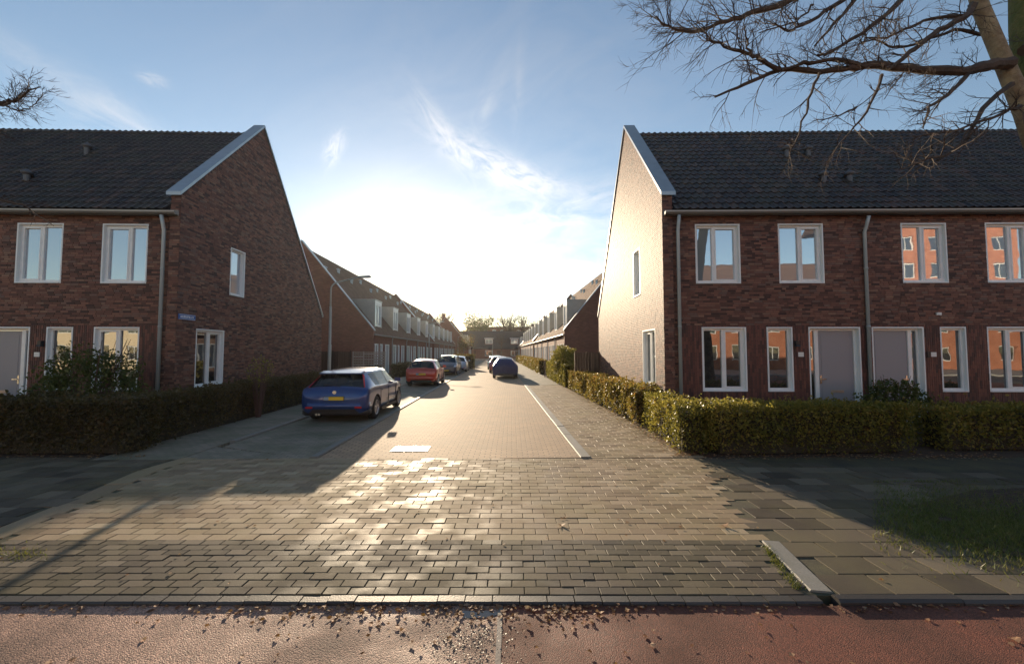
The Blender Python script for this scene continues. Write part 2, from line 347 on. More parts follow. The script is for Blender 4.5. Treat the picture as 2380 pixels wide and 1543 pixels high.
# ------------------------------------------------------------------ the ground
g = MB(); g.poly([(-1500, 2.0, -.16), (1500, 2.0, -.16), (1500, 2500, -.16), (-1500, 2500, -.16)]); g.poly([(-1500, -1500, -.16), (1500, -1500, -.16), (1500, 2, -.16), (-1500, 2, -.16)])
tag(g.build('ground', M_ground), kind='structure')
def slab(name, pts, m, z=0.0, th=.3):
    b = MB(); b.prism([(p[0], p[1], z-th) for p in pts], (0, 0, th)); return tag(b.build(name, m, recalc=True), kind='structure')
# red cycle path in front of the kerb (lower by a kerb)
M_kerbd0 = mat('worn_strip', (.3, .26, .22), .75, bump=(60, .5, .004), vary=((.12, .08, .06), 4, .9))
XS = G(1158, 1405, -.025).x; ZP = -.025
YK = 3.24
slab('cycle_path', [(-30, -6), (XS, -6), (XS, YK), (-30, YK)], M_asph_l, ZP, .3)
slab('cycle_path', [(XS+.035, -6), (30, -6), (30, YK), (XS+.035, YK)], M_asph_r, ZP, .3)
strip = slab('concrete_strip', [(XS, -6), (XS+.035, -6), (XS+.035, YK), (XS, YK)], M_kerbd0, ZP+.004, .3)
slab('road', [(-60, -14), (60, -14), (60, -6), (-60, -6)], mat('asphalt', (.07, .07, .072), .8, bump=(80, .5, .004)), -.12, .2)
slab('far_pavement', [(-60, -24), (60, -24), (60, -14), (-60, -14)], M_concrete, -.02, .2)
# bedding under all paving
slab('pavement_bed', [(-30, YK+.105), (30, YK+.105), (30, 7.62), (-30, 7.62)], M_joint, -.0095, .2)
def inside(p, poly):
    r = False; n = len(poly)
    for i in range(n):
        a, b = poly[i], poly[(i+1) % n]
        if (a[1] > p[1]) != (b[1] > p[1]) and p[0] < (b[0]-a[0])*(p[1]-a[1])/(b[1]-a[1])+a[0]: r = not r
    return r
def paver_geo(mb, x, y, w, h, z=0, rot=0, b=.0035, tone=.5, tx=0, ty=0):
    hw, hh = w/2, h/2; k = len(mb.v); c, s_ = cos(rot), sin(rot)
    for (dx, dy, dz) in [(-hw, -hh, -.05), (hw, -hh, -.05), (hw, hh, -.05), (-hw, hh, -.05), (-hw, -hh, -b), (hw, -hh, -b), (hw, hh, -b), (-hw, hh, -b),
                         (-hw+b, -hh+b, 0), (hw-b, -hh+b, 0), (hw-b, hh-b, 0), (-hw+b, hh-b, 0)]:
        mb.v.append((x+dx*c-dy*s_, y+dx*s_+dy*c, z+dz+dx*tx+dy*ty))
    for f in [(0, 1, 5, 4), (1, 2, 6, 5), (2, 3, 7, 6), (3, 0, 4, 7), (4, 5, 9, 8), (5, 6, 10, 9), (6, 7, 11, 10), (7, 4, 8, 11), (8, 9, 10, 11)]:
        mb.f.append(tuple(k+i for i in f)); mb.t.append(tone); mb.m.append(0)
def paving(name, poly, w, h, mo, mj, gap=.0065, rot=0, org=(0, 0), limit=300, bond=.5, jit=.0016):
    xs = [p[0] for p in poly]; ys = [p[1] for p in poly]
    items = []; c, s_ = cos(rot), sin(rot)
    R = max(max(xs)-min(xs), max(ys)-min(ys))*1.2; cx, cy = org
    for j in range(int(-R/h), int(R/h)):
        off = (j % 2)*bond*w
        for i in range(int(-R/w), int(R/w)):
            lx, ly = i*w+off, (j+.5)*h
            x, y = cx+lx*c-ly*s_, cy+lx*s_+ly*c
            if inside((x, y), poly): items.append((x*x+y*y, x, y))
    items.sort()
    root = empty(name, (items[0][1], items[0][2], 0), kind='structure'); ox, oy = items[0][1], items[0][2]
    me = MB(); paver_geo(me, 0, 0, w-gap, h-gap); me = me.mesh('paver', mo)
    rest = MB()
    for k, (_, x, y) in enumerate(items):
        z = random.gauss(0, jit)+.003*noise.noise((x*.9, y*.9, 0)); r = rot+random.gauss(0, .008); tx, ty = random.gauss(0, .004), random.gauss(0, .004)
        if k < limit:
            link('paver', me, root, (x-ox, y-oy, z), (ty, -tx, r))
        else: paver_geo(rest, x-ox, y-oy, w-gap, h-gap, z, r, tone=random.random(), tx=tx, ty=ty)
    if rest.v: tag(rest.build('paver_field', mj, root), kind='stuff')
    return len(items)
def P2(u, v): p = G(u, v); return (p.x, p.y)
Y1 = 4.28; Y2 = 7.55
rb = [P2(1765, 1255), P2(1850, 1370)]
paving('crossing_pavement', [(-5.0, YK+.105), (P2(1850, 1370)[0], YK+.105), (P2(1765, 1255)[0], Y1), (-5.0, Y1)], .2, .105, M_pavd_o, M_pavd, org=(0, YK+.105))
lb = [P2(0, 1275), P2(200, 1170), P2(370, 1092), P2(470, 1062)]
rb2 = [P2(1765, 1250), P2(1600, 1130), P2(1520, 1080)]
bandw = .32
paving('raised_crossing', [(lb[0][0]-.25, Y1), (lb[1][0], lb[1][1]), (lb[2][0], lb[2][1]), (lb[3][0], Y2), (3.45, Y2), (2.95, 6.0), (P2(1765, 1255)[0], Y1)], .25, .141, M_pav_o, M_pav, org=(0, Y1))
# left corner: smooth band and the shaded square slabs behind it
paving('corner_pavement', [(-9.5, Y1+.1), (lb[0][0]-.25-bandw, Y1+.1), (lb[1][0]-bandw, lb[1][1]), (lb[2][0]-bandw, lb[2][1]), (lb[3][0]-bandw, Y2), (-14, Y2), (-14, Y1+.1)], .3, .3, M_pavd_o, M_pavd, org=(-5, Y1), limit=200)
def kerb_line(name, pts, w, m, z0=-.1, z1=.03, seg=1.0, bev=.015):
    root = empty(name, (pts[0][0], pts[0][1], 0), kind='structure'); o = Vector((pts[0][0], pts[0][1], 0))
    for a, b in zip(pts, pts[1:]):
        a = Vector((a[0], a[1], 0)); b = Vector((b[0], b[1], 0)); d = b-a; L = d.length; d.normalize(); q = Vector((-d.y, d.x, 0)); n = max(1, round(L/seg))
        for i in range(n):
            p0 = a+d*(L*i/n+.004); p1 = a+d*(L*(i+1)/n-.004); k = MB(); zz = z1+random.gauss(0, .002)
            for_ = []
            prof = [(-w/2, z0), (w/2, z0), (w/2, zz-bev), (w/2-bev, zz), (-w/2+bev, zz), (-w/2, zz-bev)]
            A = [p0+q*x+Vector((0, 0, z))-o for x, z in prof]
            k.prism(A, p1-p0, tone=random.random()); k.build('kerb_stone', m, root, recalc=True)
    return root
M_kerb = toned('kerb_stone', [(0, (.24, .225, .2)), (1, (.36, .34, .3))], 'attr', .7, .5, (70, .5, .003), big=((.12, .12, .06), 2, 1.2))
M_kerbd = toned('dark_kerb_stone', [(0, (.05, .045, .042)), (1, (.085, .078, .07))], 'attr', .55, .5, (90, .8, .003))  # dark stone, deepened to paint in the shadow band along the front kerb
kerb_line('corner_band', [(lb[0][0]-.25-bandw/2, Y1+.03), (lb[1][0]-bandw/2, lb[1][1]), (lb[2][0]-bandw/2, lb[2][1]), (lb[3][0]-bandw/2, Y2)], bandw-.02, M_pav, -.1, .004, .9, .008)
kerb_line('front_kerb', [(-9, YK+.05), (P2(1850, 1370)[0]+.1, YK+.05)], .1, M_kerbd, -.2, .0, .21, .012)
kerb_line('front_kerb', [(P2(1850, 1370)[0]+.22, YK+.05), (12, YK+.05)], .1, M_kerbd, -.2, .012, 1, .02)
kerb_line('sloping_kerb', [(P2(1765, 1255)[0]+.1, Y1-.02), (P2(1860, 1372)[0]+.16, YK+.14)], .17, M_kerb, -.1, .008, 1.0, .01)
# big flags right of the crossing, under the long shadow
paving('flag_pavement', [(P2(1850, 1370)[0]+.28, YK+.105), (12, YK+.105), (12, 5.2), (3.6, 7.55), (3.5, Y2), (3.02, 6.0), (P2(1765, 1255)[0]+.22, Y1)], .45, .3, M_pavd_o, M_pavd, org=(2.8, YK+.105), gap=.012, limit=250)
# street surface, bays, pavements down the street
slab('street', [S(-3.25, 7.55)[:2], S(1.5, 7.55)[:2], S(1.5, 110)[:2], S(-3.25, 110)[:2]], M_road, -.004, .25)
slab('parking_bay', [S(-5.55, 8.6)[:2], S(-3.4, 7.6)[:2], S(-3.4, 96)[:2], S(-5.55, 96)[:2]], M_bay, .0, .25)
slab('side_pavement', [S(-7.2, 7.62)[:2], S(-5.7, 7.62)[:2], S(-5.7, 96)[:2], S(-7.4, 96)[:2]], M_bay, .004, .25)
slab('bay_end', [S(-5.68, 7.62)[:2], S(-3.45, 7.62)[:2], S(-5.6, 8.55)[:2], S(-5.68, 8.6)[:2]], M_bay, .002, .25)
slab('junction', [S(-60, 96.1)[:2], S(60, 110.1)[:2], S(60, 122)[:2], S(-60, 122)[:2]], M_road, -.03, .2)
kerb_line('street_kerb', [S(-3.32, 7.6)[:2], S(-3.32, 60)[:2]], .14, M_kerb, -.1, .035, 1.0)
kerb_line('street_kerb', [S(1.57, 7.5)[:2], S(1.57, 24)[:2]], .2, M_kerb, -.1, .018, 1.0)
kerb_line('pavement_kerb', [S(-5.62, 9)[:2], S(-5.62, 60)[:2]], .12, M_kerb, -.1, .045, 1.0)
slab('pavement_bed', [S(1.65, 7.55)[:2], S(3.6, 7.55)[:2], S(3.6, 110)[:2], S(1.65, 110)[:2]], M_joint, -.0095, .25)
paving('footpath', [S(1.60, 7.52)[:2], S(3.62, 7.52)[:2], S(3.62, 24)[:2], S(1.60, 24)[:2]], .3, .15, M_pav_o, M_pav, rot=TH, org=S(1.8, 7.5)[:2])
slab('footpath_far', [S(1.5, 24.1)[:2], S(3.6, 24.1)[:2], S(3.6, 96)[:2], S(1.5, 96)[:2]], M_bay, -.002, .2)
slab('garden_soil', [(-20, 7.7), S(-7.3, 7.7)[:2], S(-7.3, 96)[:2], S(-30, 96)[:2]], M_soil, -.005, .2)
slab('garden_soil', [(3.55, 7.62), (20, 7.62), (20, 11.5), S(4.6, 12)[:2], S(4.6, 96)[:2], S(3.6, 96)[:2]], M_soil, -.005, .2)
slab('front_yard', [(12, 5.2), (22, 4), (22, 7.55), (5, 7.55)], M_bay, -.01, .1)
# pale inspection cover in the street
cv = empty('inspection_cover', G(955, 1043, 0), TH, label='pale square inspection cover set in the street paving ahead of the crossing', cat='manhole cover')
k = MB(); k.box(-.36, .36, -.22, .22, -.05, .004); k.build('rim', M_kerbd, cv)
k = MB(); k.box(-.335, .335, -.195, .195, -.04, .009); k.build('plate', mat('cover_plate', (.72, .70, .66), .3, bump=(40, .3, .002)), cv)
# puddle by the kerb
k = MB(); c0 = G(1105, 1428, ZP); n = 20
k.poly([(c0.x+.13*cos(a)*(1+.35*sin(3*a+1)), c0.y+.055*sin(a)*(1+.3*cos(2*a)), ZP+.0035) for a in [2*pi*i/n for i in range(n)]])
tag(k.build('puddle', mat('puddle_water', (.02, .018, .016), .03, spec=.8)), kind='structure')

# ------------------------------------------------------------------ houses
def topz(pl, u):
    for (a, za), (b, zb) in zip(pl, pl[1:]):
        if a-1e-6 <= u <= b+1e-6: return za+(zb-za)*(u-a)/(b-a)
    return pl[-1][1]
def wall(mb, M, pl, ops, t, z0=0, n0=0):
    """pl: top polyline [(u,z)..]; ops: openings (u0,u1,z0,z1); solid thickness t inwards"""
    br = sorted(set([p[0] for p in pl]+[o[0] for o in ops]+[o[1] for o in ops]))
    br = [b for b in br if pl[0][0]-1e-6 <= b <= pl[-1][0]+1e-6]
    for a, b in zip(br, br[1:]):
        if b-a < 1e-4: continue
        zs = sorted([(o[2], o[3]) for o in ops if o[0] <= a+1e-6 and o[1] >= b-1e-6]); z = z0
        for (za, zb) in zs:
            mb.box(a, b, n0, n0+t, z, za, M); z = zb
        ta, tb = topz(pl, a), topz(pl, b)
        mb.hexa([(a, n0, z), (b, n0, z), (b, n0+t, z), (a, n0+t, z), (a, n0, ta), (b, n0, tb), (b, n0+t, tb), (a, n0+t, ta)], M)
def lay_bricks(M, pl, ops, proud=.008, L=.21, Hc=.056, gap=.010, z0=0, z1=None, umin=None, umax=None, vert=False, camera=(0, 0)):
    """returns list of bricks (u0,u1,z0,z1)"""
    out = []; zt = z1 if z1 is not None else max(p[1] for p in pl)
    if vert:
        u = umin; col = 0
        while u < umax:
            z = z0-(col % 2)*L/2
            while z < zt:
                out.append((u, min(u+Hc-gap, umax), max(z, z0), min(z+L-gap, zt))); z += L
            u += Hc; col += 1
    else:
        z = z0; r = 0
        while z+Hc < zt+.001:
            zc = z+Hc/2
            # range available at this height
            us = [pl[0][0]+i*(pl[-1][0]-pl[0][0])/240 for i in range(241)]
            ok = [u for u in us if topz(pl, u) >= z+Hc]
            if ok:
                lo, hi = max(min(ok), umin if umin is not None else -99), min(max(ok), umax if umax is not None else 99)
                u = lo-(r*.37 % 1)*L
                while u < hi:
                    l = L*random.choice((1, 1, 1, .5, .75)); a, b = max(u, lo), min(u+l-gap, hi)
                    if b-a > .02: out.append((a, b, z, z+Hc-gap))
                    u += l
            z += Hc; r += 1
    res = []
    for (a, b, c, d) in out:
        segs = [(a, b, c, d)]
        for o in ops:
            ns = []
            for (a1, b1, c1, d1) in segs:
                if b1 <= o[0] or a1 >= o[1] or d1 <= o[2]+.004 or c1 >= o[3]-.004: ns.append((a1, b1, c1, d1)); continue
                if vert and (c1 < o[2] or d1 > o[3]) and not (a1 < o[0] or b1 > o[1]):
                    if c1 < o[2]: ns.append((a1, b1, c1, o[2]))
                    if d1 > o[3]: ns.append((a1, b1, o[3], d1))
                    continue
                if a1 < o[0]-.015: ns.append((a1, o[0], c1, d1))
                if b1 > o[1]+.015: ns.append((o[1], b1, c1, d1))
            segs = ns
        res += segs
    return res
def brickwork(parent, M, bricks, Mw, proud=.008, mj=None, limit=0, name='brickwork'):
    """the bricks nearest the camera are single parts, the rest one joined field"""
    if limit:
        bricks = sorted(bricks, key=lambda q: (Mw @ Vector(M((q[0]+q[1])/2, 0, (q[2]+q[3])/2))-Vector((0, 0, HC))).length)
    cache = {}
    for (a, b, c, d) in bricks[:limit]:
        key = (round(b-a, 3), round(d-c, 3))
        if key not in cache:
            k = MB(); w, h = key; k.box(-w/2, w/2, -proud, .0, -h/2, h/2, lambda u, n, z: tuple(Vector(M(u, n, z))-Vector(M(0, 0, 0))), skip=(4,)); cache[key] = k.mesh('brick', M_brick_o)
        p = M((a+b)/2, -random.random()*.003, (c+d)/2); link('brick', cache[key], parent, p)
    r = MB()
    for (a, b, c, d) in bricks[limit:]:
        pr = proud+random.random()*.004; r.box(a, b, -pr, 0, c, d, M, tone=random.random(), skip=(4,))
    tag(r.build(name, mj or M_brick, parent), kind='stuff')
def window(parent, M, u0, u1, z0, z1, glass, split=.5, rec=.13, liner=.035, name='window', fm=None, simple=False):
    e = .012; fm = fm or M_white
    k = MB()
    k.box(u0, u0+liner, -e, rec, z0, z1, M); k.box(u1-liner, u1, -e, rec, z0, z1, M)
    k.box(u0+liner, u1-liner, -e, rec, z1-liner, z1, M); k.box(u0+liner, u1-liner, -e-.02, rec, z0, z0+liner, M)
    w = k.build(name, M_reveal, parent)
    a0, a1, b0, b1 = u0+liner, u1-liner, z0+liner, z1-liner; fw = .055; n0 = rec-.06
    k = MB(); k.box(a0, a0+fw, n0, rec+.01, b0, b1, M); k.box(a1-fw, a1, n0, rec+.01, b0, b1, M)
    k.box(a0+fw, a1-fw, n0, rec+.01, b1-fw, b1, M); k.box(a0+fw, a1-fw, n0, rec+.01, b0, b0+fw, M)
    if split:
        c = a0+(a1-a0)*split; k.box(c-.035, c+.035, n0-.004, rec+.012, b0+fw, b1-fw, M)
    k.build('frame', fm, w)
    panes = [(a0+fw, c-.035), (c+.035, a1-fw)] if split else [(a0+fw, a1-fw)]
    for i, (p, q) in enumerate(panes):
        ins = 0
        if i == 1 and not simple:      # opening sash with its own slimmer frame
            s_ = .035; k = MB(); y0, y1 = n0-.012, rec
            k.box(p, p+s_, y0, y1, b0+fw, b1-fw, M); k.box(q-s_, q, y0, y1, b0+fw, b1-fw, M); k.box(p+s_, q-s_, y0, y1, b1-fw-s_, b1-fw, M); k.box(p+s_, q-s_, y0, y1, b0+fw, b0+fw+s_, M)
            k.build('sash', fm, w); ins = s_
        k = MB(); k.box(p+ins, q-ins, rec-.02, rec-.005, b0+fw+ins, b1-fw-ins, M); k.build('pane', glass, w)
    return w
def door(parent, M, u0, u1, z0, z1, hinge_far, rec=.16):
    """door leaf beside a slim sidelight, white frame"""
    e = .012; lin = .035; k = MB()
    k.box(u0, u0+lin, -e, rec, z0, z1, M); k.box(u1-lin, u1, -e, rec, z0, z1, M); k.box(u0+lin, u1-lin, -e, rec, z1-lin, z1, M)
    d = k.build('door', M_reveal, parent)
    a0, a1, b1 = u0+lin, u1-lin, z1-lin; fw = .06; n0 = rec-.05
    sl = a0+.24
    k = MB(); k.box(a0, a0+fw, n0, rec, z0, b1, M); k.box(a1-fw, a1, n0, rec, z0, b1, M); k.box(a0+fw, a1-fw, n0, rec, b1-fw, b1, M); k.box(sl-.05, sl+.05, n0-.004, rec, z0, b1-fw, M)
    k.build('frame', M_white, d)
    k = MB(); k.box(a0+fw, sl-.05, rec-.02, rec-.005, z0+.1, b1-fw, M); k.build('pane', M_glass, d)
    k = MB(); k.box(sl+.055, a1-fw-.005, rec-.028, rec-.002, z0+.02, b1-fw-.005, M); 
    k.box(sl+.14, a1-fw-.09, rec-.034, rec-.028, z0+.12, b1-fw-.10, M); k.build('leaf', M_door, d)
    k = MB(); x = sl+.105 ; zh = z0+1.02
    k.box(x-.02, x+.02, rec-.04, rec-.034, zh-.12, zh+.1, M); k.box(x-.015, x+.12, rec-.085, rec-.065, zh-.01, zh+.014, M); k.box(x-.012, x+.012, rec-.07, rec-.034, zh-.01, zh+.014, M); k.build('handle', M_steel, d)
    k = MB(); mx = (sl+a1)/2; k.box(mx-.16, mx+.17, rec-.046, rec-.034, z0+.66, z0+.73, M); k.build('letterbox', mat('brass', (.55, .42, .33), .35, .6) if 'brass' not in bpy.data.materials else bpy.data.materials['brass'], d)
    k = MB(); k.box(u0, u1, -.04, .12, z0-.1, z0-.002, M); k.build('step', M_concrete, d)
PR_E, PR_R, PR_A, DEP = 5.72, 9.75, 3.7, 9.0      # front eave, ridge, ridge position, depth
PR_B = 3.35
def tile_mesh(w, l, m, mb=None, o=None, ex=None, ey=None, ez=None, tone=.5):
    """one S-profile roof tile: across ex, up the slope ey, out of the roof ez"""
    own = mb is None
    if own: mb = MB(); o = Vector(); ex, ey, ez = Vector((1, 0, 0)), Vector((0, 1, 0)), Vector((0, 0, 1))
    prof = [(0, .018), (.18, .004), (.38, -.004), (.58, .006), (.75, .034), (.9, .04), (1.05, .02)]
    k = len(mb.v)
    for (yy, dz) in ((0, .028), (l*1.08, .0)):
        for (x, z) in prof: mb.v.append(tuple(o+ex*(x*w)+ey*yy+ez*(z+dz)))
    for (x, z) in prof: mb.v.append(tuple(o+ex*(x*w)+ey*.0+ez*(z+.005)))
    n = len(prof)
    for i in range(n-1):
        mb.f.append((k+i, k+i+1, k+n+i+1, k+n+i)); mb.t.append(tone); mb.m.append(0)
        mb.f.append((k+2*n+i, k+2*n+i+1, k+i+1, k+i)); mb.t.append(tone); mb.m.append(0)
    if own: return mb.mesh('roof_tile', m, smooth=False)
def near_house(sg, org, rz, nh, label, group, corner=True, u_off=0, flip=False, bricks_n=300, tiles_n=300, has_plate=True):
    """sg=+1: house runs to the right of its corner, -1: to the left. local x = sg*u, y = depth. flip mirrors the facade within its bay"""
    Wd = 5.35
    root = empty('brick_house', (org[0], org[1], 0), rz, label=label, cat='house', group=group)
    Mw = root.matrix_basis.copy(); Mw = Matrix.Translation(root.location) @ Euler((0, 0, rz)).to_matrix().to_4x4()
    F = lambda u, n, z: (sg*(u+u_off), n+.10, z)          # facade recessed behind the gable's edge
    def mir(a, b): return (Wd-b, Wd-a) if flip else (a, b)
    u0 = .26 if corner else 0.0
    ops = {}
    ops['w1'] = (*mir(.90, 2.10), 3.74, 5.36); ops['w2'] = (*mir(3.12, 4.32), 3.74, 5.36)
    ops['g1'] = (*mir(1.02, 2.20), .86, 2.57); ops['g2'] = (*mir(2.74, 3.42), .86, 2.57); ops['d'] = (*mir(3.84, 5.20), .16, 2.57)
    ol = list(ops.values())
    pl = [(u0, PR_E+.02), (Wd, PR_E+.02)]
    k = MB(); wall(k, F, pl, ol, .28); k.build('wall', M_mortar, root)
    bs = lay_bricks(F, pl, ol, z0=2.62, umin=u0, umax=Wd)
    hi = .49 if corner else 0.05
    lo = lay_bricks(F, pl, ol, z0=0, z1=2.6, umin=u0, umax=hi) if corner else []
    lov = lay_bricks(F, pl, ol, z0=0.0, z1=2.615, umin=hi, umax=Wd-.02, vert=True)
    brickwork(root, F, lov, Mw, mj=M_brickv, name='standing_brickwork')
    for kx, gl, sp in (('w1', M_glass2, .42 if not flip else .58), ('w2', M_glass2, .5), ('g1', M_glass, .5), ('g2', M_glass, None)):
        window(root, F, *ops[kx], gl, sp)
    if flip: Fd = lambda u, n, z: F(Wd-u, n, z); door(root, Fd, 3.84, 5.20, .16, 2.57, True)
    else: door(root, F, *ops['d'], True)
    if has_plate:
        um = 3.62 if not flip else Wd-3.62
        k = MB(); k.box(um-.07, um+.07, -.025, -.012, 1.78, 1.90, F); k.build('number_plate', M_plate, root)
        if not flip:
            k = MB(); k.box(um-.16, um-.08, -.1, -.012, 2.08, 2.2, F); k.hexa([(um-.18, -.12, 2.05), (um-.06, -.12, 2.05), (um-.06, -.01, 2.05), (um-.18, -.01, 2.05), (um-.15, -.09, 2.12), (um-.09, -.09, 2.12), (um-.09, -.01, 2.12), (um-.15, -.01, 2.12)], F); k.build('wall_lamp', M_dark, root)
        else:
            k = MB(); ub = Wd-3.80; k.box(ub-.0, ub+.07, -.04, -.014, 1.76, 1.92, F); k.build('doorbell', M_dark, root)
            k = MB(); ub = Wd-3.45; k.box(ub-.06, ub+.06, -.05, -.012, 2.88, 2.95, F); k.build('vent_cowl', M_plate, root)
    # gable with its own openings
    gops = []
    gpl = [(0, PR_E+.45), (PR_A, PR_R+.30), (DEP, PR_B+.28)]
    if corner:
        Gm = lambda u, n, z: (sg*n, u, z)
        gops = [(.72, 1.92, .9, 2.57), (2.1, 2.86, 3.72, 5.25)]
        k = MB(); wall(k, Gm, gpl, gops, .26); k.build('gable_wall', M_mortar, root)
        gb = lay_bricks(Gm, gpl, gops, z0=0)
        # front edge of the gable wall, seen from the street
        Em = lambda u, n, z: (sg*u, n, z)
        eb = lay_bricks(Em, [(0, PR_E+.42), (.26, PR_E+.42)], [], z0=0)
        for r in (Gm, Em): pass
        window(root, Gm, *gops[0], M_glass, .5); window(root, Gm, *gops[1], M_glass2, None)
        # zinc coping over the gable
        k = MB(); cw0, cw1 = -.05, .34
        def cop(a, za, b, zb):
            k.hexa([(cw0, a, za), (cw1, a, za), (cw1, b, zb), (cw0, b, zb), (cw0, a, za+.10), (cw1, a, za+.10), (cw1, b, zb+.10), (cw0, b, zb+.10)], lambda x, y, z: (sg*x, y, z))
        cop(-.08, PR_E+.39, PR_A, PR_R+.30); cop(PR_A, PR_R+.30, DEP+.06, PR_B+.24); k.build('coping', M_zinc, root)
        half = [(b, Gm) for b in gb]
        brickwork(root, Gm, gb, Mw, limit=bricks_n*2//3); brickwork(root, Em, eb, Mw, limit=0, name='corner_brickwork')
    brickwork(root, F, bs+lo, Mw, limit=bricks_n//3 if corner else 0, name='facade_brickwork')
    # back wall
    k = MB(); k.box(0.02, Wd, DEP-.25, DEP, 0, PR_B, lambda u, n, z: (sg*(u+u_off), n, z)); k.build('back_wall', M_rowbrick, root)
    # roof: deck, tiles, ridge
    r0 = .30 if corner else 0
    R = lambda u, n, z: (sg*(u+u_off), n, z)
    k = MB(); ze = PR_E+.03; v0 = -.02
    k.hexa([(r0, v0, ze-.12), (Wd, v0, ze-.12), (Wd, PR_A, PR_R-.12), (r0, PR_A, PR_R-.12), (r0, v0, ze), (Wd, v0, ze), (Wd, PR_A, PR_R), (r0, PR_A, PR_R)], R)
    deck = k.build('roof', M_darktile, root)
    k = MB(); k.hexa([(r0, PR_A, PR_R-.12), (Wd, PR_A, PR_R-.12), (Wd, DEP+.1, PR_B-.1), (r0, DEP+.1, PR_B-.1), (r0, PR_A, PR_R), (Wd, PR_A, PR_R), (Wd, DEP+.1, PR_B), (r0, DEP+.1, PR_B)], R); k.build('back_roof', M_darktile, root)
    e0 = Vector((0, v0-.06, ze-.06)); e1 = Vector((0, PR_A, PR_R)); up = (e1-e0); L = up.length; ey = up.normalized(); ex = Vector((sg, 0, 0)); ez = Vector((1, 0, 0)).cross(ey)
    tw, tl = .214, .302; rows = int(L/tl)+1; cols = round((Wd-r0)/tw); tw = (Wd-r0)/cols
    tm = tile_mesh(tw, tl, M_tile_o); cnt = 0; rest = MB()
    rotm = Matrix((Vector((1, 0, 0)), ey, ez)).transposed().to_euler()
    order = [(j, i) for j in range(rows) for i in range(cols)]
    order.sort(key=lambda q: q[0]*tl*.9+q[1]*.05)
    for (j, i) in order:
        uu = r0+i*tw; base = e0+ey*(j*tl); x = sg*(uu+u_off) if sg > 0 else -(uu+u_off)-tw
        p = Vector((x, base.y, base.z))+ez*.02
        if cnt < tiles_n: link('roof_tile', tm, root, p+ez*random.gauss(0, .002), rotm); cnt += 1
        else: tile_mesh(tw, tl, None, rest, p, Vector((1, 0, 0)), ey, ez, random.random())
    if rest.v: tag(rest.build('roof_tile_field', M_tile, root), kind='stuff')
    uu = r0; 
    ridge = MB()
    while uu < Wd-.05:
        a = MB(); xx = sg*(uu+u_off); d = sg*.36
        ridge.tube([(xx, PR_A, PR_R-.02), (xx+d, PR_A, PR_R-.035)], [.115, .10], 8, tone=random.random()); uu += .34
    tag(ridge.build('ridge_tiles', M_tile, root), kind='stuff')
    # gutter and downpipe
    k = MB(); n = 7; pr = [(-.14+.065*cos(pi+pi*i/(n-1)), ze-.12+.075*sin(pi+pi*i/(n-1))) for i in range(n)]; pr += [(y, z+.0) for y, z in [(-.14+.058, ze-.12), ]]
    gA = [(sg*((.02 if corner else 0)+u_off), y, z) for y, z in pr]; k.prism(gA, (sg*(Wd-(.02 if corner else 0)), 0, 0)); 
    k.box(.02 if corner else 0, Wd, -.078, -.02, ze-.2, ze-.05, R); gt = k.build('gutter', M_gutter, root, recalc=True)
    k = MB(); k.box(.02 if corner else 0, Wd, -.212, -.199, ze-.135, ze-.112, R); k.build('gutter_lip', M_lip, gt)
    if corner:
        up_ = .40; pts = [(sg*up_, -.13, ze-.2), (sg*up_, -.06, ze-.45), (sg*up_, -.02, ze-.6), (sg*up_, -.02, .05)]
        k = MB(); k.tube(pts, .045, 10)
        for zz in (2.55, 4.1): k.tube([(sg*up_, -.02, zz), (sg*up_, -.02, zz+.05)], .05, 10)
        k.build('downpipe', M_pipe, root, smooth=True)
    if corner or not flip:
        pass
    return root, F, R
def roof_vent(root, sg, u, v):
    zr = PR_E+(PR_R-PR_E)*v/PR_A
    k = MB(); c = Vector((sg*u, v, zr-.05)); k.lathe([(.075, 0), (.075, .34)], c, 12); o = k.build('vent_pipe', M_zinc2, root, smooth=True)
    k = MB(); k.lathe([(.075, .30), (.135, .34), (.135, .38), (.03, .47), (0, .475)], c, 12); k.build('cap', M_zinc2, o, smooth=True)
M_zinc2 = mat('dark_vent', (.11, .105, .11), .5, .3)
H1, F1, R1 = near_house(+1, (4.05, 10.96), radians(-1.0), 1, 'right corner brick house with the sunlit gable wall', 'brick houses facing the crossing')
H2, F2, R2 = near_house(+1, (4.05, 10.96), radians(-1.0), 1, 'brick house at the right edge, its door beside its neighbour\'s downpipe', 'brick houses facing the crossing', corner=False, u_off=5.35, flip=True, bricks_n=0)
H3, F3, R3 = near_house(-1, (-8.93, 10.96), radians(1.8), 1, 'left corner brick house with the shaded gable wall and blue street sign', 'brick houses facing the crossing')
near_house(+1, (4.05, 10.96), radians(-1.0), 1, 'third brick house of the right row, only its dark roof showing behind the big tree', 'brick houses facing the crossing', corner=False, u_off=10.7, bricks_n=0, tiles_n=0)
near_house(-1, (-8.93, 10.96), radians(1.8), 1, 'second brick house of the left row, showing at the left edge beyond the grey door', 'brick houses facing the crossing', corner=False, u_off=5.35, flip=True, bricks_n=0, tiles_n=0)
# downpipe between the two right houses
k = MB(); k.tube([(5.37, -.13, 5.5), (5.37, -.06, 5.3), (5.37, .03, 5.1), (5.37, .03, .05)], .042, 10)
for zz in (2.55, 4.1): k.tube([(5.37, .03, zz), (5.37, .03, zz+.05)], .05, 10)
k.build('downpipe', M_pipe, H1, smooth=True)
for u, v in ((4.85, 2.28), (5.06, .99)): roof_vent(H1, 1, u, v)
for u, v in ((5.55, 2.28), (5.8, .99)): roof_vent(H2, 1, u, v)
for u, v in ((4.87, 2.37), (5.16, .99)): roof_vent(H3, -1, u, v)
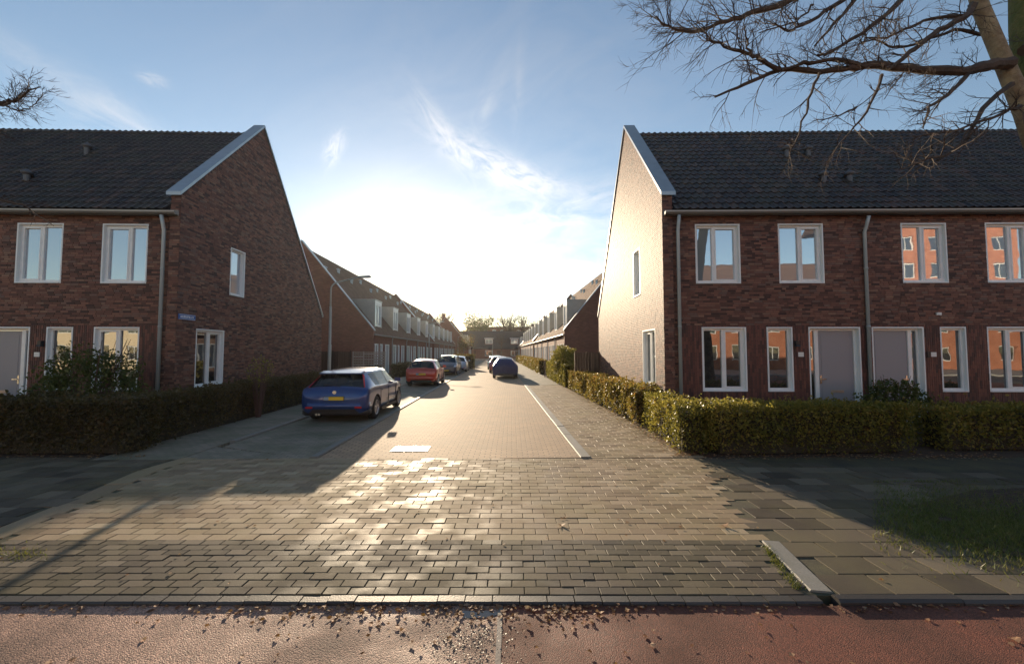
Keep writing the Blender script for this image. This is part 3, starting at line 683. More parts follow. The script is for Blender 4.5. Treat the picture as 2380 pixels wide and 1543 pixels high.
# street sign on the left gable
sgn = empty('street_sign', Matrix.Translation((-8.93, 10.96, 0)) @ Euler((0, 0, radians(1.8))).to_matrix().to_4x4() @ Vector((.03, .34, 2.86)), radians(1.8), label='small blue street name sign on the gable wall of the left house', cat='sign')
k = MB(); k.box(-.018, .006, -.3, .3, -.075, .075); k.build('panel', mat('sign_blue', (.05, .14, .42), .35), sgn)
k = MB(); k.box(.006, .009, -.285, .285, .055, .063); k.box(.006, .009, -.285, .285, -.063, -.055)
y = -.25
random.seed(31)
while y < .22:
    w = random.choice((.02, .026, .03)); k.box(.006, .009, y, y+.007, -.03, .03); k.box(.006, .009, y+.007, y+w, random.choice((-.03, .0, .022)), random.choice((-.022, .008, .03))+.004) ; y += w+.014
k.build('lettering', mat('sign_white', (.7, .75, .8), .4), sgn)

# ------------------------------------------------------------------ the two rows down the street
def row_house(sg, Wd=5.65):
    """low eave to the street, dormer, local x = sg*depth, local y = along the street"""
    root = empty('row_house', (0, 0, 0), 0)
    Fm = lambda u, n, z: (sg*n, u, z)
    E, RX, RZ = 3.3, 5.4, 9.9
    ops = [(.55, 1.7, .75, 2.55), (2.2, 2.9, .75, 2.55), (3.6, 4.9, .1, 2.55)]
    k = MB(); wall(k, Fm, [(0, E), (Wd, E)], ops, .25); k.build('wall', M_rowbrick, root)
    k = MB(); k.box(0, Wd, 9.0, 9.1, 0, 5.6, Fm); k.build('back_wall', M_rowbrick, root)
    for o, s_ in zip(ops[:2], (.5, None)): window(root, Fm, *o, M_rglass, s_, rec=.1, simple=True)
    o = ops[2]; k = MB(); k.box(o[0], o[0]+.06, -.01, .1, o[2], o[3], Fm); k.box(o[1]-.06, o[1], -.01, .1, o[2], o[3], Fm); k.box(o[0]+.06, o[1]-.06, -.01, .1, o[3]-.07, o[3], Fm); k.box(o[0]+.3, o[0]+.36, -.005, .1, o[2], o[3]-.07, Fm)
    d = k.build('door', M_white, root); k = MB(); k.box(o[0]+.36, o[1]-.06, .05, .1, o[2], o[3]-.07, Fm); k.build('leaf', M_rowdoor, d); k = MB(); k.box(o[0]+.06, o[0]+.3, .06, .1, o[2], o[3]-.07, Fm); k.build('pane', M_rglass, d)
    k = MB(); k.hexa([(0, -.12, E-.12), (Wd, -.12, E-.12), (Wd, RX, RZ-.12), (0, RX, RZ-.12), (0, -.12, E), (Wd, -.12, E), (Wd, RX, RZ), (0, RX, RZ)], Fm); k.build('roof', M_rowtile, root)
    k = MB(); k.hexa([(0, RX, RZ-.12), (Wd, RX, RZ-.12), (Wd, 9.2, 5.4), (0, 9.2, 5.4), (0, RX, RZ), (Wd, RX, RZ), (Wd, 9.2, 5.55), (0, 9.2, 5.55)], Fm); k.build('back_roof', M_rowtile, root)
    k = MB(); k.tube([Fm(0, -.2, E-.1), Fm(Wd, -.2, E-.1)], .06, 8); k.build('gutter', M_gutter, root)
    k = MB(); k.tube([Fm(.06, -.12, E-.1), Fm(.06, -.06, E-.4), Fm(.06, -.06, .05)], .04, 6); k.build('downpipe', M_zinc, root)
    # dormer
    a, b, f, z0, z1 = 2.1, 3.85, .42, 3.9, 6.1; zf = lambda n: E+(RZ-E)*(n+.12)/(RX+.12); bk = (z1-E)/(RZ-E)*(RX+.12)-.12
    k = MB()
    k.prism([Fm(a, f, z0-.25), Fm(a, f, z1-.1), Fm(a, bk+.1, z1-.1), Fm(a, f+.1, z0-.25)], Vector(Fm(a+.09, 0, 0))-Vector(Fm(a, 0, 0)))
    k.prism([Fm(b-.09, f, z0-.25), Fm(b-.09, f, z1-.1), Fm(b-.09, bk+.1, z1-.1), Fm(b-.09, f+.1, z0-.25)], Vector(Fm(.09, 0, 0))-Vector(Fm(0, 0, 0)))
    k.box(a-.05, b+.05, f-.06, bk+.1, z1-.1, z1, Fm); k.box(a+.09, b-.09, f, f+.2, z0-.3, z0+.1, Fm)
    dm = k.build('dormer', M_dormer, root, recalc=True)
    k = MB(); u0, u1 = a+.09, b-.09; t0, t1 = z0+.1, z1-.1
    k.box(a-.01, u0, f-.03, f-.003, z0-.05, z1-.102, Fm); k.box(u1, b+.01, f-.03, f-.003, z0-.05, z1-.102, Fm); k.box(u0, u1, f-.03, f-.003, t1-.24, t1, Fm)
    for x in (u0, (u0+u1)/2-.04, u1-.08): k.box(x, x+.08, f+.01, f+.1, t0, t1-.24, Fm)
    k.box(u0+.08, u1-.08, f+.012, f+.1, t1-.33, t1-.24, Fm); k.box(u0+.08, u1-.08, f+.012, f+.1, t0, t0+.09, Fm); k.build('window_frame', M_white, dm)
    for x0, x1 in ((u0+.08, (u0+u1)/2-.04), ((u0+u1)/2+.04, u1-.08)):
        k = MB(); k.box(x0, x1, f+.07, f+.09, t0+.09, t1-.33, Fm); k.build('pane', M_rglass, dm)
    for (vv, nn) in ((.8, 3.9), (1.1, 3.9), (4.7, 4.4), (5.0, 4.4)):
        k = MB(); c = Vector(Fm(vv, nn, zf(nn)-.05)); k.lathe([(.07, 0), (.07, .3), (.12, .32), (.12, .36), (0, .42)], c, 8); k.build('vent_pipe', M_zinc, root)
    return root
M_rowdoor = mat('row_door', (.45, .45, .46), .5)
def gable_end(root, sg, y, thick, face, copm=None):
    """parapet gable of a row, in the row house's frame"""
    pts = [(0, 0), (0, 3.55), (5.4, 10.15), (9.1, 5.85), (9.1, 0)]
    k = MB(); k.prism([(sg*x-sg*.14, y, z) for x, z in pts], (0, thick, 0)); k.build('gable_wall', M_rowbrick, root, recalc=True)
    k = MB()
    for (a, b) in ((1, 2), (2, 3)):
        (x0, z0), (x1, z1) = pts[a], pts[b]; x0 -= .19 if a == 1 else .14; x1 -= .14
        if a == 1: z0 -= .06
        k.prism([(sg*x0, y-.04, z0), (sg*x1, y-.04, z1), (sg*x1, y-.04, z1+.09), (sg*x0, y-.04, z0+.09)], (0, thick+.08, 0))
    k.build('coping', M_zinc, root, recalc=True)
rowL = row_house(-1); rowR = row_house(+1)
def place_row(proto, sg, x, d0, n, side, Wd=5.65, first=False, endg=True):
    out = []
    words = ['first', 'second', 'third', 'fourth', 'fifth', 'sixth']
    for i in range(n):
        r = copy_tree(proto); p = S(x, d0+i*Wd); r.location = p; r.rotation_euler = (0, 0, TH)
        tag(r, '%s house of the %s terrace with a tall zinc dormer' % (words[i], side), 'house', 'terraced houses with dormers down the street')
        out.append(r)
    gable_end(out[0], sg, -.02, .28, -1); gable_end(out[-1], sg, Wd-.3, .28, 1)
    return out
LB1 = place_row(rowL, -1, -9.4, 30.8, 5, 'nearer left'); LB2 = place_row(rowL, -1, -9.4, 30.8+5.65*5+.3, 5, 'farther left')
RB1 = place_row(rowR, +1, 4.97, 30.4, 5, 'nearer right'); RB2 = place_row(rowR, +1, 4.97, 30.4+5.65*5+.3, 6, 'farther right')
RB3 = place_row(rowR, +1, 2.3+3.3, 109, 2, 'right, beyond the side road,'); LB3 = place_row(rowL, -1, -7.3, 98, 2, 'left, beyond the autumn tree,')
for o in (rowL, rowR):
    for c in list(o.children):
        for e in list(c.children): bpy.data.objects.remove(e)
        bpy.data.objects.remove(c)
    bpy.data.objects.remove(o)
# chimney on the far left end house
k = MB(); k.box(-6.3, -5.5, .6, 1.3, 9.6, 11.0); k.box(-6.35, -5.45, .55, 1.35, 11.0, 11.1); k.build('chimney', M_rowbrick, LB3[0])

# house closing the street
def end_house(x0, x1, d, label, wins):
    root = empty('end_house', S(x0, d), TH, label=label, cat='house', group='dark roofed houses closing the street'); Wd = x1-x0
    Fm = ID; E, T = 2.9, 8.3
    ops = []; c = Wd/2
    ops = [(c-1.1, c+1.1, .8, 2.4), (c+2.4, c+3.4, .1, 2.4)]
    k = MB(); wall(k, Fm, [(0, E), (Wd, E)], ops, .3); k.build('wall', M_farbrick, root)
    window(root, Fm, *ops[0], M_glass, .5, simple=True); k = MB(); k.box(ops[1][0]+.003, ops[1][1]-.003, .08, .15, .1, 2.39); k.build('door', M_farbrickd, root)
    k = MB(); k.hexa([(0, -.2, E-.1), (Wd, -.2, E-.1), (Wd, 3.4, T-.1), (0, 3.4, T-.1), (0, -.2, E+.05), (Wd, -.2, E+.05), (Wd, 3.4, T), (0, 3.4, T)]); k.hexa([(0, 3.4, T-.1), (Wd, 3.4, T-.1), (Wd, 7, E), (0, 7, E), (0, 3.4, T), (Wd, 3.4, T), (Wd, 7, E+.1), (0, 7, E+.1)]); k.build('roof', M_darktile, root)
    k = MB(); k.box(c-1.2, c+1.2, .6, 3.0, 3.8, 5.9); k.box(c-1.35, c+1.35, .45, 3.2, 5.9, 6.05, mi=1); dm = k.build('dormer', [M_farbrick, M_white], root)
    k = MB(); k.box(c-1.05, c+1.05, .54, .597, 4.4, 5.7); k.build('window_frame', M_white, dm)
    for i in range(2): 
        k = MB(); k.box(c-.95+i*1.0, c-.05+i*1.0, .52, .539, 4.5, 5.6); k.build('pane', M_rglass, dm)
    return root
M_farbrickd = mat('far_door', (.12, .04, .03), .6)
end_house(-13, -6.8, 122, 'dark roofed house at the left end of the street view, behind the autumn tree', 0)
end_house(-6.8, .8, 122, 'dark roofed house closing the street, straight ahead with a brick dormer', 0)
end_house(.8, 8.4, 122, 'dark roofed house closing the street, right of the thin pole', 0)
end_house(8.4, 16, 122, 'dark roofed house mostly hidden behind the right terrace end', 0)
# flat blocks behind
def block(x0, x1, d, h, label, grp='flat roofed apartment blocks behind the street end'):
    root = empty('apartment_building', S(x0, d), TH, label=label, cat='building', group=grp); Wd = x1-x0
    n = int(Wd/3.2); st = Wd/n; ops = [(i*st+.7, i*st+2.2, h-2.4-3*j, h-1.0-3*j) for i in range(n) for j in range(2)]
    k = MB(); wall(k, ID, [(0, h), (Wd, h)], ops, .3); k.build('wall', M_farbrick, root)
    k = MB(); k.box(-.2, Wd+.2, -.2, 9, h, h+.35); k.build('roof', mat('roof_edge', (.16, .16, .16), .7), root)
    k = MB(); k.box(0, Wd, 8.5, 9, 0, h); k.build('back_wall', M_farbrick, root)
    for o in ops:
        k = MB(); k.box(o[0], o[1], .1, .16, o[2], o[3]); w = k.build('window', M_white, root); k = MB(); k.box(o[0]+.12, o[1]-.12, .07, .099, o[2]+.12, o[3]-.12); k.build('pane', M_rglass, w)
block(-14, 14, 178, 12.5, 'long flat roofed brick apartment block behind the dark roofed houses'); block(14.4, 32, 178, 13.8, 'slightly taller flat roofed block at the right, behind the terrace roofs')
# sunlit buildings across the road behind the viewer: they are what the window panes mirror
def opposite(x0, x1, y, h, mt, label):
    root = empty('apartment_building', (x0, y, 0), 0, label=label, cat='building'); Wd = x1-x0
    n = int(Wd/3.4); st = Wd/n; Fo = lambda u, n_, z: (u, -n_, z)
    ops = [(i*st+.8, i*st+2.6, 1+3*j, 2.6+3*j) for i in range(n) for j in range(int(h/3))]
    k = MB(); wall(k, Fo, [(0, h), (Wd, h)], ops, .3); k.build('wall', mt, root)
    k = MB()
    k.prism([(-.3, .3, h), (-.3, -9, h), (-.3, -4.5, h+3)], (Wd+.6, 0, 0)); k.build('roof', M_rowtile, root, recalc=True)
    for o in ops:
        k = MB(); k.box(o[0], o[1], .12, .2, o[2], o[3], Fo); w = k.build('window', M_white, root); k = MB(); k.box(o[0]+.1, (o[0]+o[1])/2-.05, .09, .119, o[2]+.1, o[3]-.1, Fo); k.box((o[0]+o[1])/2+.05, o[1]-.1, .09, .119, o[2]+.1, o[3]-.1, Fo); k.build('pane', M_glass, w)
opposite(37, 54, -24, 17, M_orange, 'tall orange brick block across the road, filling the mirrored view in the rightmost upper windows')
opposite(12, 36, -24, 9.5, M_orange, 'orange brick block across the road, seen mirrored in the right windows')
opposite(-60, -16, -26, 7.5, mat('pale_render', (.75, .62, .42), .8), 'pale rendered block across the road, seen mirrored in the left windows')
opposite(-13, 9, -30, 6.5, M_orange, 'low orange brick block across the road behind the viewer')

# ------------------------------------------------------------------ vegetation
import numpy as np
RNG = np.random.default_rng(5)
def leaf_cloud(name, P, size, m, parent, tone, up=None, aspect=.6):
    """P: Nx3 leaf positions -> one mesh of small pointed leaves"""
    N = len(P); a = RNG.normal(size=(N, 3)); a /= np.linalg.norm(a, axis=1)[:, None]
    b = RNG.normal(size=(N, 3)); b -= a*(a*b).sum(1)[:, None]; b /= np.linalg.norm(b, axis=1)[:, None]
    s = (size*RNG.uniform(.6, 1.35, N))[:, None]; c = np.cross(a, b)
    V = np.empty((N, 4, 3)); V[:, 0] = P-a*s; V[:, 1] = P+b*s*aspect+c*s*.15; V[:, 2] = P+a*s; V[:, 3] = P-b*s*aspect+c*s*.15
    me = bpy.data.meshes.new(name); me.vertices.add(4*N); me.vertices.foreach_set('co', V.ravel().astype(np.float32))
    me.loops.add(4*N); me.loops.foreach_set('vertex_index', np.arange(4*N, dtype=np.int32)); me.polygons.add(N)
    me.polygons.foreach_set('loop_start', np.arange(0, 4*N, 4, dtype=np.int32)); me.polygons.foreach_set('loop_total', np.full(N, 4, dtype=np.int32))
    me.materials.append(m); me.update(calc_edges=True); at_ = me.attributes.new('tone', 'FLOAT', 'FACE'); at_.data.foreach_set('value', np.clip(tone, 0, 1).astype(np.float32))
    o = link(name, me, parent); return tag(o, kind='stuff')
def noise3(P, f, seed=0):
    out = np.zeros(len(P))
    for k in range(4):
        r = np.random.default_rng(seed+k); d = r.normal(size=(3, 3))*f*(1.6**k)
        out += np.sin(P@d[0]+r.uniform(0, 6))*np.sin(P@d[1]+r.uniform(0, 6))*np.cos(P@d[2])/(1.4**k)
    return out/2
def hedge(label, path, w, h, dens, size, m, core=None, side=0.0, seed=1, cat='hedge', group=None, wob=.15, rot=None):
    root = empty('hedge', (path[0][0], path[0][1], 0), 0, label=label, cat=cat, group=group); o = Vector((path[0][0], path[0][1], 0))
    allP = []; k = MB()
    for a, b in zip(path, path[1:]):
        a = Vector((a[0], a[1], 0)); b = Vector((b[0], b[1], 0)); d = b-a; L = d.length; d.normalize(); q = Vector((-d.y, d.x, 0))
        n = int(dens*(L*(2*h+w)+2*w*h)*1.15)
        s = RNG.uniform(-.05, L+.05, n); t = RNG.uniform(-1, 1, n); z = RNG.uniform(0, 1, n)
        r = RNG.uniform(0, 1, n); sh = np.minimum(RNG.exponential(.16, n), .9)
        top = r < w/(2*h+w); sidem = ~top
        tt = np.where(sidem, np.sign(t)*(1-sh*.9), t); zz = np.where(top, 1-sh*.6*.9, z**.8)
        end = RNG.uniform(0, 1, n) < (2*w*h)/(L*(2*h+w)+2*w*h)
        s = np.where(end, np.where(RNG.uniform(0, 1, n) < .5, -.04, L+.04)+RNG.normal(0, .04, n), s); tt = np.where(end, t, tt); zz = np.where(end, z, zz)
        P = np.array(a)[None]+np.array(d)[None]*s[:, None]+np.array(q)[None]*(tt*w/2)[:, None]; P[:, 2] = .03+zz*h
        nn = noise3(P, 2.3, seed)+.5*noise3(P, 6, seed+9)
        P[:, :2] += np.array(q)[None, :2]*(nn*wob*np.sign(tt)*np.abs(tt))[:, None]; P[:, 2] += nn*wob*.7*zz*(np.abs(zz) > .3)
        P += RNG.normal(0, .018, P.shape); P[:, 2] = np.maximum(P[:, 2], .01)
        keep = RNG.uniform(0, 1, n) < np.clip(.35+zz*1.6, 0, 1); P = P[keep]; allP.append(P)
        e = q*(w/2-.13); A = [a+e+d*.1, a-e+d*.1, b-e-d*.1, b+e-d*.1]
        k.prism([p-o+Vector((0, 0, .02)) for p in A], (0, 0, h-.16))
        for i in range(int(L*9)):      # bare stems at the foot
            p = a+d*random.uniform(0, L)+q*random.uniform(-w*.42, w*.42)-o; k.tube([p, p+Vector((random.gauss(0, .05), random.gauss(0, .05), h*random.uniform(.5, .95)))], [.012, .006], 3)
    for a, b in zip(path, path[1:]):       # stray shoots over the clipped line
        a = Vector((a[0], a[1], 0)); b = Vector((b[0], b[1], 0)); L = (b-a).length
        for i in range(int(L*7)):
            p = a.lerp(b, random.random())+Vector((random.gauss(0, w*.25), random.gauss(0, w*.25), h-.1)); e = p+Vector((random.gauss(0, .07), random.gauss(0, .07), random.uniform(.12, .3)))
            k.tube([p-o, e-o], [.005, .002], 3); m_ = 7; T = np.linspace(.4, 1, m_)[:, None]; allP.append(np.array(p)[None]*(1-T)+np.array(e)[None]*T+RNG.normal(0, .015, (m_, 3)))
    P = np.concatenate(allP); P -= np.array(o)[None]
    tone = .5+.28*noise3(P, 1.6, seed+3)+RNG.normal(0, .17, len(P))+.15*(P[:, 2]/h-.5)
    leaf_cloud('foliage', P, size, m, root, tone)
    k.build('stems', core or M_hcore, root, recalc=False); return root
def hash01(i): return random.random()
M_hcore = mat('hedge_inside', (.045, .036, .02), .95, bump=(20, 1, .06))
M_lg = leaf_mat('hedge_leaf_green', [(0, (.05, .055, .014)), (.4, (.14, .14, .03)), (.7, (.28, .24, .05)), (.9, (.45, .35, .09)), (1, (.30, .13, .04))], .5)
M_lb = leaf_mat('hedge_leaf_brown', [(0, (.02, .022, .01)), (.45, (.055, .045, .02)), (.75, (.09, .065, .03)), (1, (.13, .065, .03))], .3)
M_lr = leaf_mat('hedge_leaf_rusty', [(0, (.05, .045, .015)), (.4, (.14, .12, .035)), (.7, (.26, .16, .05)), (1, (.36, .11, .045))], .5)
M_shrub = leaf_mat('shrub_leaf', [(0, (.02, .035, .01)), (.6, (.06, .09, .025)), (1, (.14, .16, .05))], .35)
M_litter = leaf_mat('dead_leaf', [(0, (.16, .06, .03)), (.5, (.38, .18, .09)), (1, (.6, .42, .28))], .5, .6)
def V2(v): return (v.x, v.y)
hedge('long bare brown hedge in front of the left house', [(-16, 8.0), (-7.15, 8.05)], .75, 1.0, 1300, .03, M_lb, seed=2)
hedge('brown hedge running from the left corner down beside the gable wall', [S(-7.35, 8.2)[:2], S(-7.9, 27)[:2]], .7, .98, 900, .032, M_lb, seed=4)
hedge('sunlit leafy hedge in front of the right corner house', [(3.75, 8.0), (7.45, 8.15)], .75, .90, 1700, .026, M_lg, seed=6)
hedge('shaded hedge at the right edge in front of the second door\'s narrow window', [(8.3, 8.3), (14.5, 8.4)], .7, .82, 1100, .03, M_lg, seed=7)
hedge('sparse rounded hedge end at the corner of the footpath', [(3.42, 7.85), S(3.95, 10.3)[:2]], .62, .86, 1300, .026, M_lg, seed=8, wob=.14)
hedge('clipped reddish hedge along the footpath below the sunlit gable', [S(3.95, 10.9)[:2], S(3.95, 21)[:2]], .8, .93, 1150, .032, M_lr, seed=9)
hedge('taller leafy hedge beside the footpath in front of the wooden fence', [S(3.95, 22.3)[:2], S(3.95, 30)[:2]], .9, 1.2, 700, .045, M_lg, seed=10)
hedge('low reddish hedge along the right terrace gardens', [S(3.85, 36)[:2], S(3.85, 84)[:2]], .7, 1.15, 260, .08, M_lr, seed=12)
hedge('dark hedge along the left terrace gardens behind the parked cars', [S(-7.6, 31)[:2], S(-7.6, 62)[:2]], .7, .95, 260, .07, M_lb, seed=14)
hedge('square clipped hedge block at the far end of the parked cars', [S(-5.1, 47)[:2], S(-2.9, 47.2)[:2]], 1.6, 1.6, 420, .06, M_lr, seed=15)
def shrub(label, c, rx, ry, h, n, size, m, z0=.15, seed=3, cat='bush', name='bush'):
    root = empty(name, (c[0], c[1], 0), label=label, cat=cat)
    u = RNG.normal(size=(n, 3)); u /= np.linalg.norm(u, axis=1)[:, None]; r = RNG.uniform(.35, 1, n)**.5
    P = u*r[:, None]*np.array([rx, ry, (h-z0)/2])[None]; f = 1+.35*noise3(u, 2.6, seed)+.18*noise3(u, 7, seed+2); P *= f[:, None]; P[:, 2] += (h+z0)/2; P[:, 2] = np.maximum(P[:, 2], .03)
    leaf_cloud('foliage', P, size, m, root, .5+.3*noise3(P, 3, seed)+RNG.normal(0, .18, n))
    k = MB()
    for i in range(26):
        a = random.uniform(0, 2*pi); e = Vector((cos(a)*rx*random.uniform(.3, 1.05), sin(a)*ry*random.uniform(.3, 1), h*random.uniform(.6, 1.12)))
        k.tube([Vector((e.x*.15, e.y*.15, 0)), Vector((e.x*.5, e.y*.5, e.z*.55)), e], [.016, .01, .004], 4)
    k.build('stem', M_twig, root); return root
p = at(190, 880, 9.4); shrub('loose evergreen shrub in the front garden under the left windows', (p.x, 9.6), 1.15, .8, 2.0, 7500, .035, M_shrub, seed=21)
p = at(2078, 930, 9.9); shrub('low green bush in front of the second grey door', (p.x, 9.9), .75, .5, 1.25, 3200, .035, M_shrub, seed=23)
p = S(3.9, 25); shrub('tall ivy clad bush rising above the hedge by the wooden fence', (p.x, p.y), .75, 1.6, 2.3, 4200, .06, M_lg, z0=.6, seed=25)
p = S(4.3, 28.5); shrub('loose bush in front of the first right terrace house', (p.x, p.y), .5, 1.0, 1.9, 1800, .06, M_lg, z0=.3, seed=27)
p = at(600, 850, 12.2); shrub('thin climbing rose against the left gable wall', (p.x+.05, p.y), .3, .55, 1.75, 260, .035, M_lg, z0=.9, seed=28)

def branchy(mb, p, d, L, r, depth, spread=.55, n=4, seg=4, droop=0.0, twist=1.0):
    pts = [Vector(p)]; rad = [r]; dd = Vector(d).normalized()
    for i in range(seg):
        dd = (dd+Vector((random.gauss(0, .17), random.gauss(0, .17), random.gauss(0, .17)-droop))*twist).normalized()
        pts.append(pts[-1]+dd*L/seg); rad.append(r*(1-(i+1)/seg*.65))
    mb.tube(pts, rad, 3 if r < .012 else 5, cap=False)
    if depth > 0:
        for i in range(n):
            t = random.uniform(.2, 1); j = min(int(t*seg), seg-1); q = pts[j].lerp(pts[j+1], t*seg-j)
            ax = (pts[j+1]-pts[j]).normalized(); o = ax.orthogonal().normalized(); o.rotate(Matrix.Rotation(random.uniform(0, 2*pi), 3, ax))
            branchy(mb, q, ax*cos(spread)+o*sin(spread)*random.uniform(.7, 1.3), L*random.uniform(.4, .62), max(rad[j]*.55, .0022), depth-1, spread, n, 3, droop, twist)
def limb(mb, pts, r0, r1, twigs, tl=.5, depth=1, tr=.008, upb=.15):
    pts = [Vector(p) for p in pts]; sm = []
    for i in range(len(pts)-1):
        a, b = pts[max(i-1, 0)], pts[i]; c, d = pts[i+1], pts[min(i+2, len(pts)-1)]
        for k_ in range(4):
            t = k_/4; sm.append(.5*((2*b)+(c-a)*t+(2*a-5*b+4*c-d)*t*t+(3*b-a-3*c+d)*t**3))
    sm.append(pts[-1]); n = len(sm)
    sm = [p+Vector((random.gauss(0, .008), random.gauss(0, .008), random.gauss(0, .008))) for p in sm]
    rad = [(r0+(r1-r0)*i/(n-1))*random.uniform(.9, 1.12) for i in range(n)]
    mb.tube(sm, rad, 8 if r0 > .05 else 5, cap=True)
    for i in range(twigs):
        t = random.uniform(.08, 1)**.8*(n-1); j = min(int(t), n-2); q = sm[j].lerp(sm[j+1], t-j); ax = (sm[j+1]-sm[j]).normalized()
        o = ax.orthogonal().normalized(); o.rotate(Matrix.Rotation(random.uniform(0, 2*pi), 3, ax)); dr = (ax*.75+o*.8+Vector((0, 0, upb))).normalized()
        branchy(mb, q, dr, tl*random.uniform(.45, 1.2), min(tr, rad[j]*.5), depth, .6, 4, 3)
# big bare tree whose crown hangs in from the right
D0 = 5.5
tr = empty('bare_tree', (7.05, D0, 0), label='large bare tree with mossy trunk and long branches reaching in from the right edge', cat='tree')
o = Vector((7.05, D0, 0)); A = lambda u, v, D=D0: at(u, v, D)-o
k = MB(); base = Vector((.05, 0, 0))
k.tube([Vector((.62, 0, 0)), Vector((.60, 0, .3)), Vector((.58, 0, 1.5)), Vector((.5, 0, 3)), A(2452, 400), A(2435, 300)], [.40, .32, .28, .25, .22, .21], 14)
k.build('trunk', M_bark, tr, smooth=True)
k = MB(); k.tube([A(2432, 360), A(2385, 260), A(2352, 190), A(2318, 110), A(2280, 20), A(2245, -90), A(2190, -260, 5.2)], [.17, .12, .10, .092, .088, .08, .06], 12); k.build('limb', M_limb, tr, smooth=True)
k = MB(); k.tube([A(2440, 340), A(2400, 200, 5.7), A(2385, 60, 5.8), A(2380, -100, 5.9), A(2400, -300, 6)], [.2, .18, .17, .16, .12], 12); k.build('limb', M_moss, tr, smooth=True)
LB = [
 ([(2345, 150), (2309, 150), (2238, 165), (2144, 161), (2013, 154), (1938, 163), (1814, 165), (1732, 195), (1662, 225)], .075, .012, 60, .5, 5.4, 4.9),
 ([(1814, 165), (1773, 142), (1743, 127), (1694, 112), (1649, 94), (1640, 78)], .03, .008, 34, .42, 4.95, 4.7),
 ([(2013, 154), (1945, 141), (1863, 150), (1814, 165)], .03, .018, 12, .4, 5.1, 4.95),
 ([(2262, 10), (2249, 34), (2182, 71), (2125, 112), (2084, 146), (2060, 160)], .045, .02, 22, .45, 5.4, 5.0),
 ([(2240, -150), (2100, -120), (1988, -60), (1844, 0), (1750, 30), (1690, 49), (1612, 75), (1563, 67), (1525, 41)], .055, .008, 60, .5, 5.3, 4.7),
 ([(2235, -110), (2080, -70), (1960, 0), (1885, 49), (1831, 71), (1800, 55)], .04, .008, 30, .45, 5.3, 4.6),
 ([(2200, -200), (2060, -110), (1987, 0), (1938, 56), (1893, 107)], .04, .010, 9, .35, 5.3, 4.8),
 ([(2250, -130), (2200, -100), (2095, 0), (2028, 60), (1930, 120), (1900, 130)], .05, .010, 34, .45, 5.4, 4.9),
 ([(1904, 169), (1882, 232), (1863, 296), (1840, 345), (1836, 352)], .018, .006, 22, .32, 4.95, 4.8),
 ([(2050, 176), (2032, 225), (1987, 296), (1930, 360)], .022, .006, 20, .36, 5.1, 4.7),
 ([(2253, 169), (2200, 221), (2163, 247), (2144, 296)], .03, .008, 26, .4, 5.3, 4.8),
 ([(2350, 195), (2283, 255), (2238, 337), (2160, 370), (2088, 395)], .035, .007, 42, .42, 5.4, 4.7),
 ([(2370, 250), (2350, 255), (2260, 292), (2125, 319)], .03, .007, 36, .42, 5.4, 4.9),
 ([(2262, 10), (2238, 37), (2163, 45), (2100, 70), (2050, 92), (2010, 85)], .03, .007, 30, .42, 5.6, 5.2),
 ([(2310, 90), (2275, 79), (2219, 71), (2125, 101), (2073, 109), (2035, 94), (2000, 100)], .03, .007, 34, .42, 5.8, 5.4),
 ([(1990, 250), (1950, 270), (1890, 280)], .014, .004, 14, .3, 5.0, 4.8),
 ([(1743, 127), (1735, 95), (1729, 65)], .015, .005, 12, .32, 4.8, 4.7),
 ([(1890, 10), (1850, 50), (1765, 75)], .014, .005, 14, .32, 4.8, 4.7),
 ([(2300, -250), (2150, -200), (1950, -120), (1700, -60), (1600, -20)], .05, .01, 40, .5, 5.6, 4.8),
 ([(2380, 120), (2430, 60), (2480, -20)], .08, .03, 10, .5, 5.5, 5.6),
]
k = MB()
for pts, r0, r1, tw, tl, Da, Db in LB:
    n = len(pts); limb(k, [A(u, v, Da+(Db-Da)*i/(n-1)) for i, (u, v) in enumerate(pts)], r0, r1, int(tw*.8), tl, 1 if tl < .45 else 2, .008)
k.build('crown', M_branch, tr)
# tree off the left edge
tl_ = empty('bare_tree', (-8.0, 5.0, 0), label='bare tree of which only thin branch tips reach in at the left edge', cat='tree')
o = Vector((-8.0, 5.0, 0)); A = lambda u, v, D=5.0: at(u, v, D)-o
k = MB(); k.tube([Vector((0, 0, 0)), Vector((0, 0, .4)), Vector((.05, 0, 2.2)), A(-330, 250), A(-300, 60), A(-290, -200)], [.3, .22, .19, .16, .13, .08], 10); k.build('trunk', M_bark, tl_, smooth=True)
k = MB()
limb(k, [A(-325, 300), A(-180, 270), A(-60, 240), A(0, 243), A(17, 237), A(38, 232), A(60, 217), A(92, 203)], .05, .004, 40, .26, 2, .005)
limb(k, [A(0, 243), A(30, 253), A(53, 258), A(75, 247), A(90, 232), A(100, 215)], .010, .004, 22, .22, 1, .004)
limb(k, [A(-320, 350), A(-200, 330), A(-80, 290), A(-10, 300)], .04, .004, 30, .3, 1, .005)
limb(k, [A(-325, 420), A(-150, 400), A(0, 462), A(60, 482), A(125, 525)], .03, .003, 14, .25, 1, .004)
limb(k, [A(-310, 100), A(-150, 120), A(-40, 160)], .04, .006, 30, .3, 1, .005)
k.build('crown', M_branch, tl_)
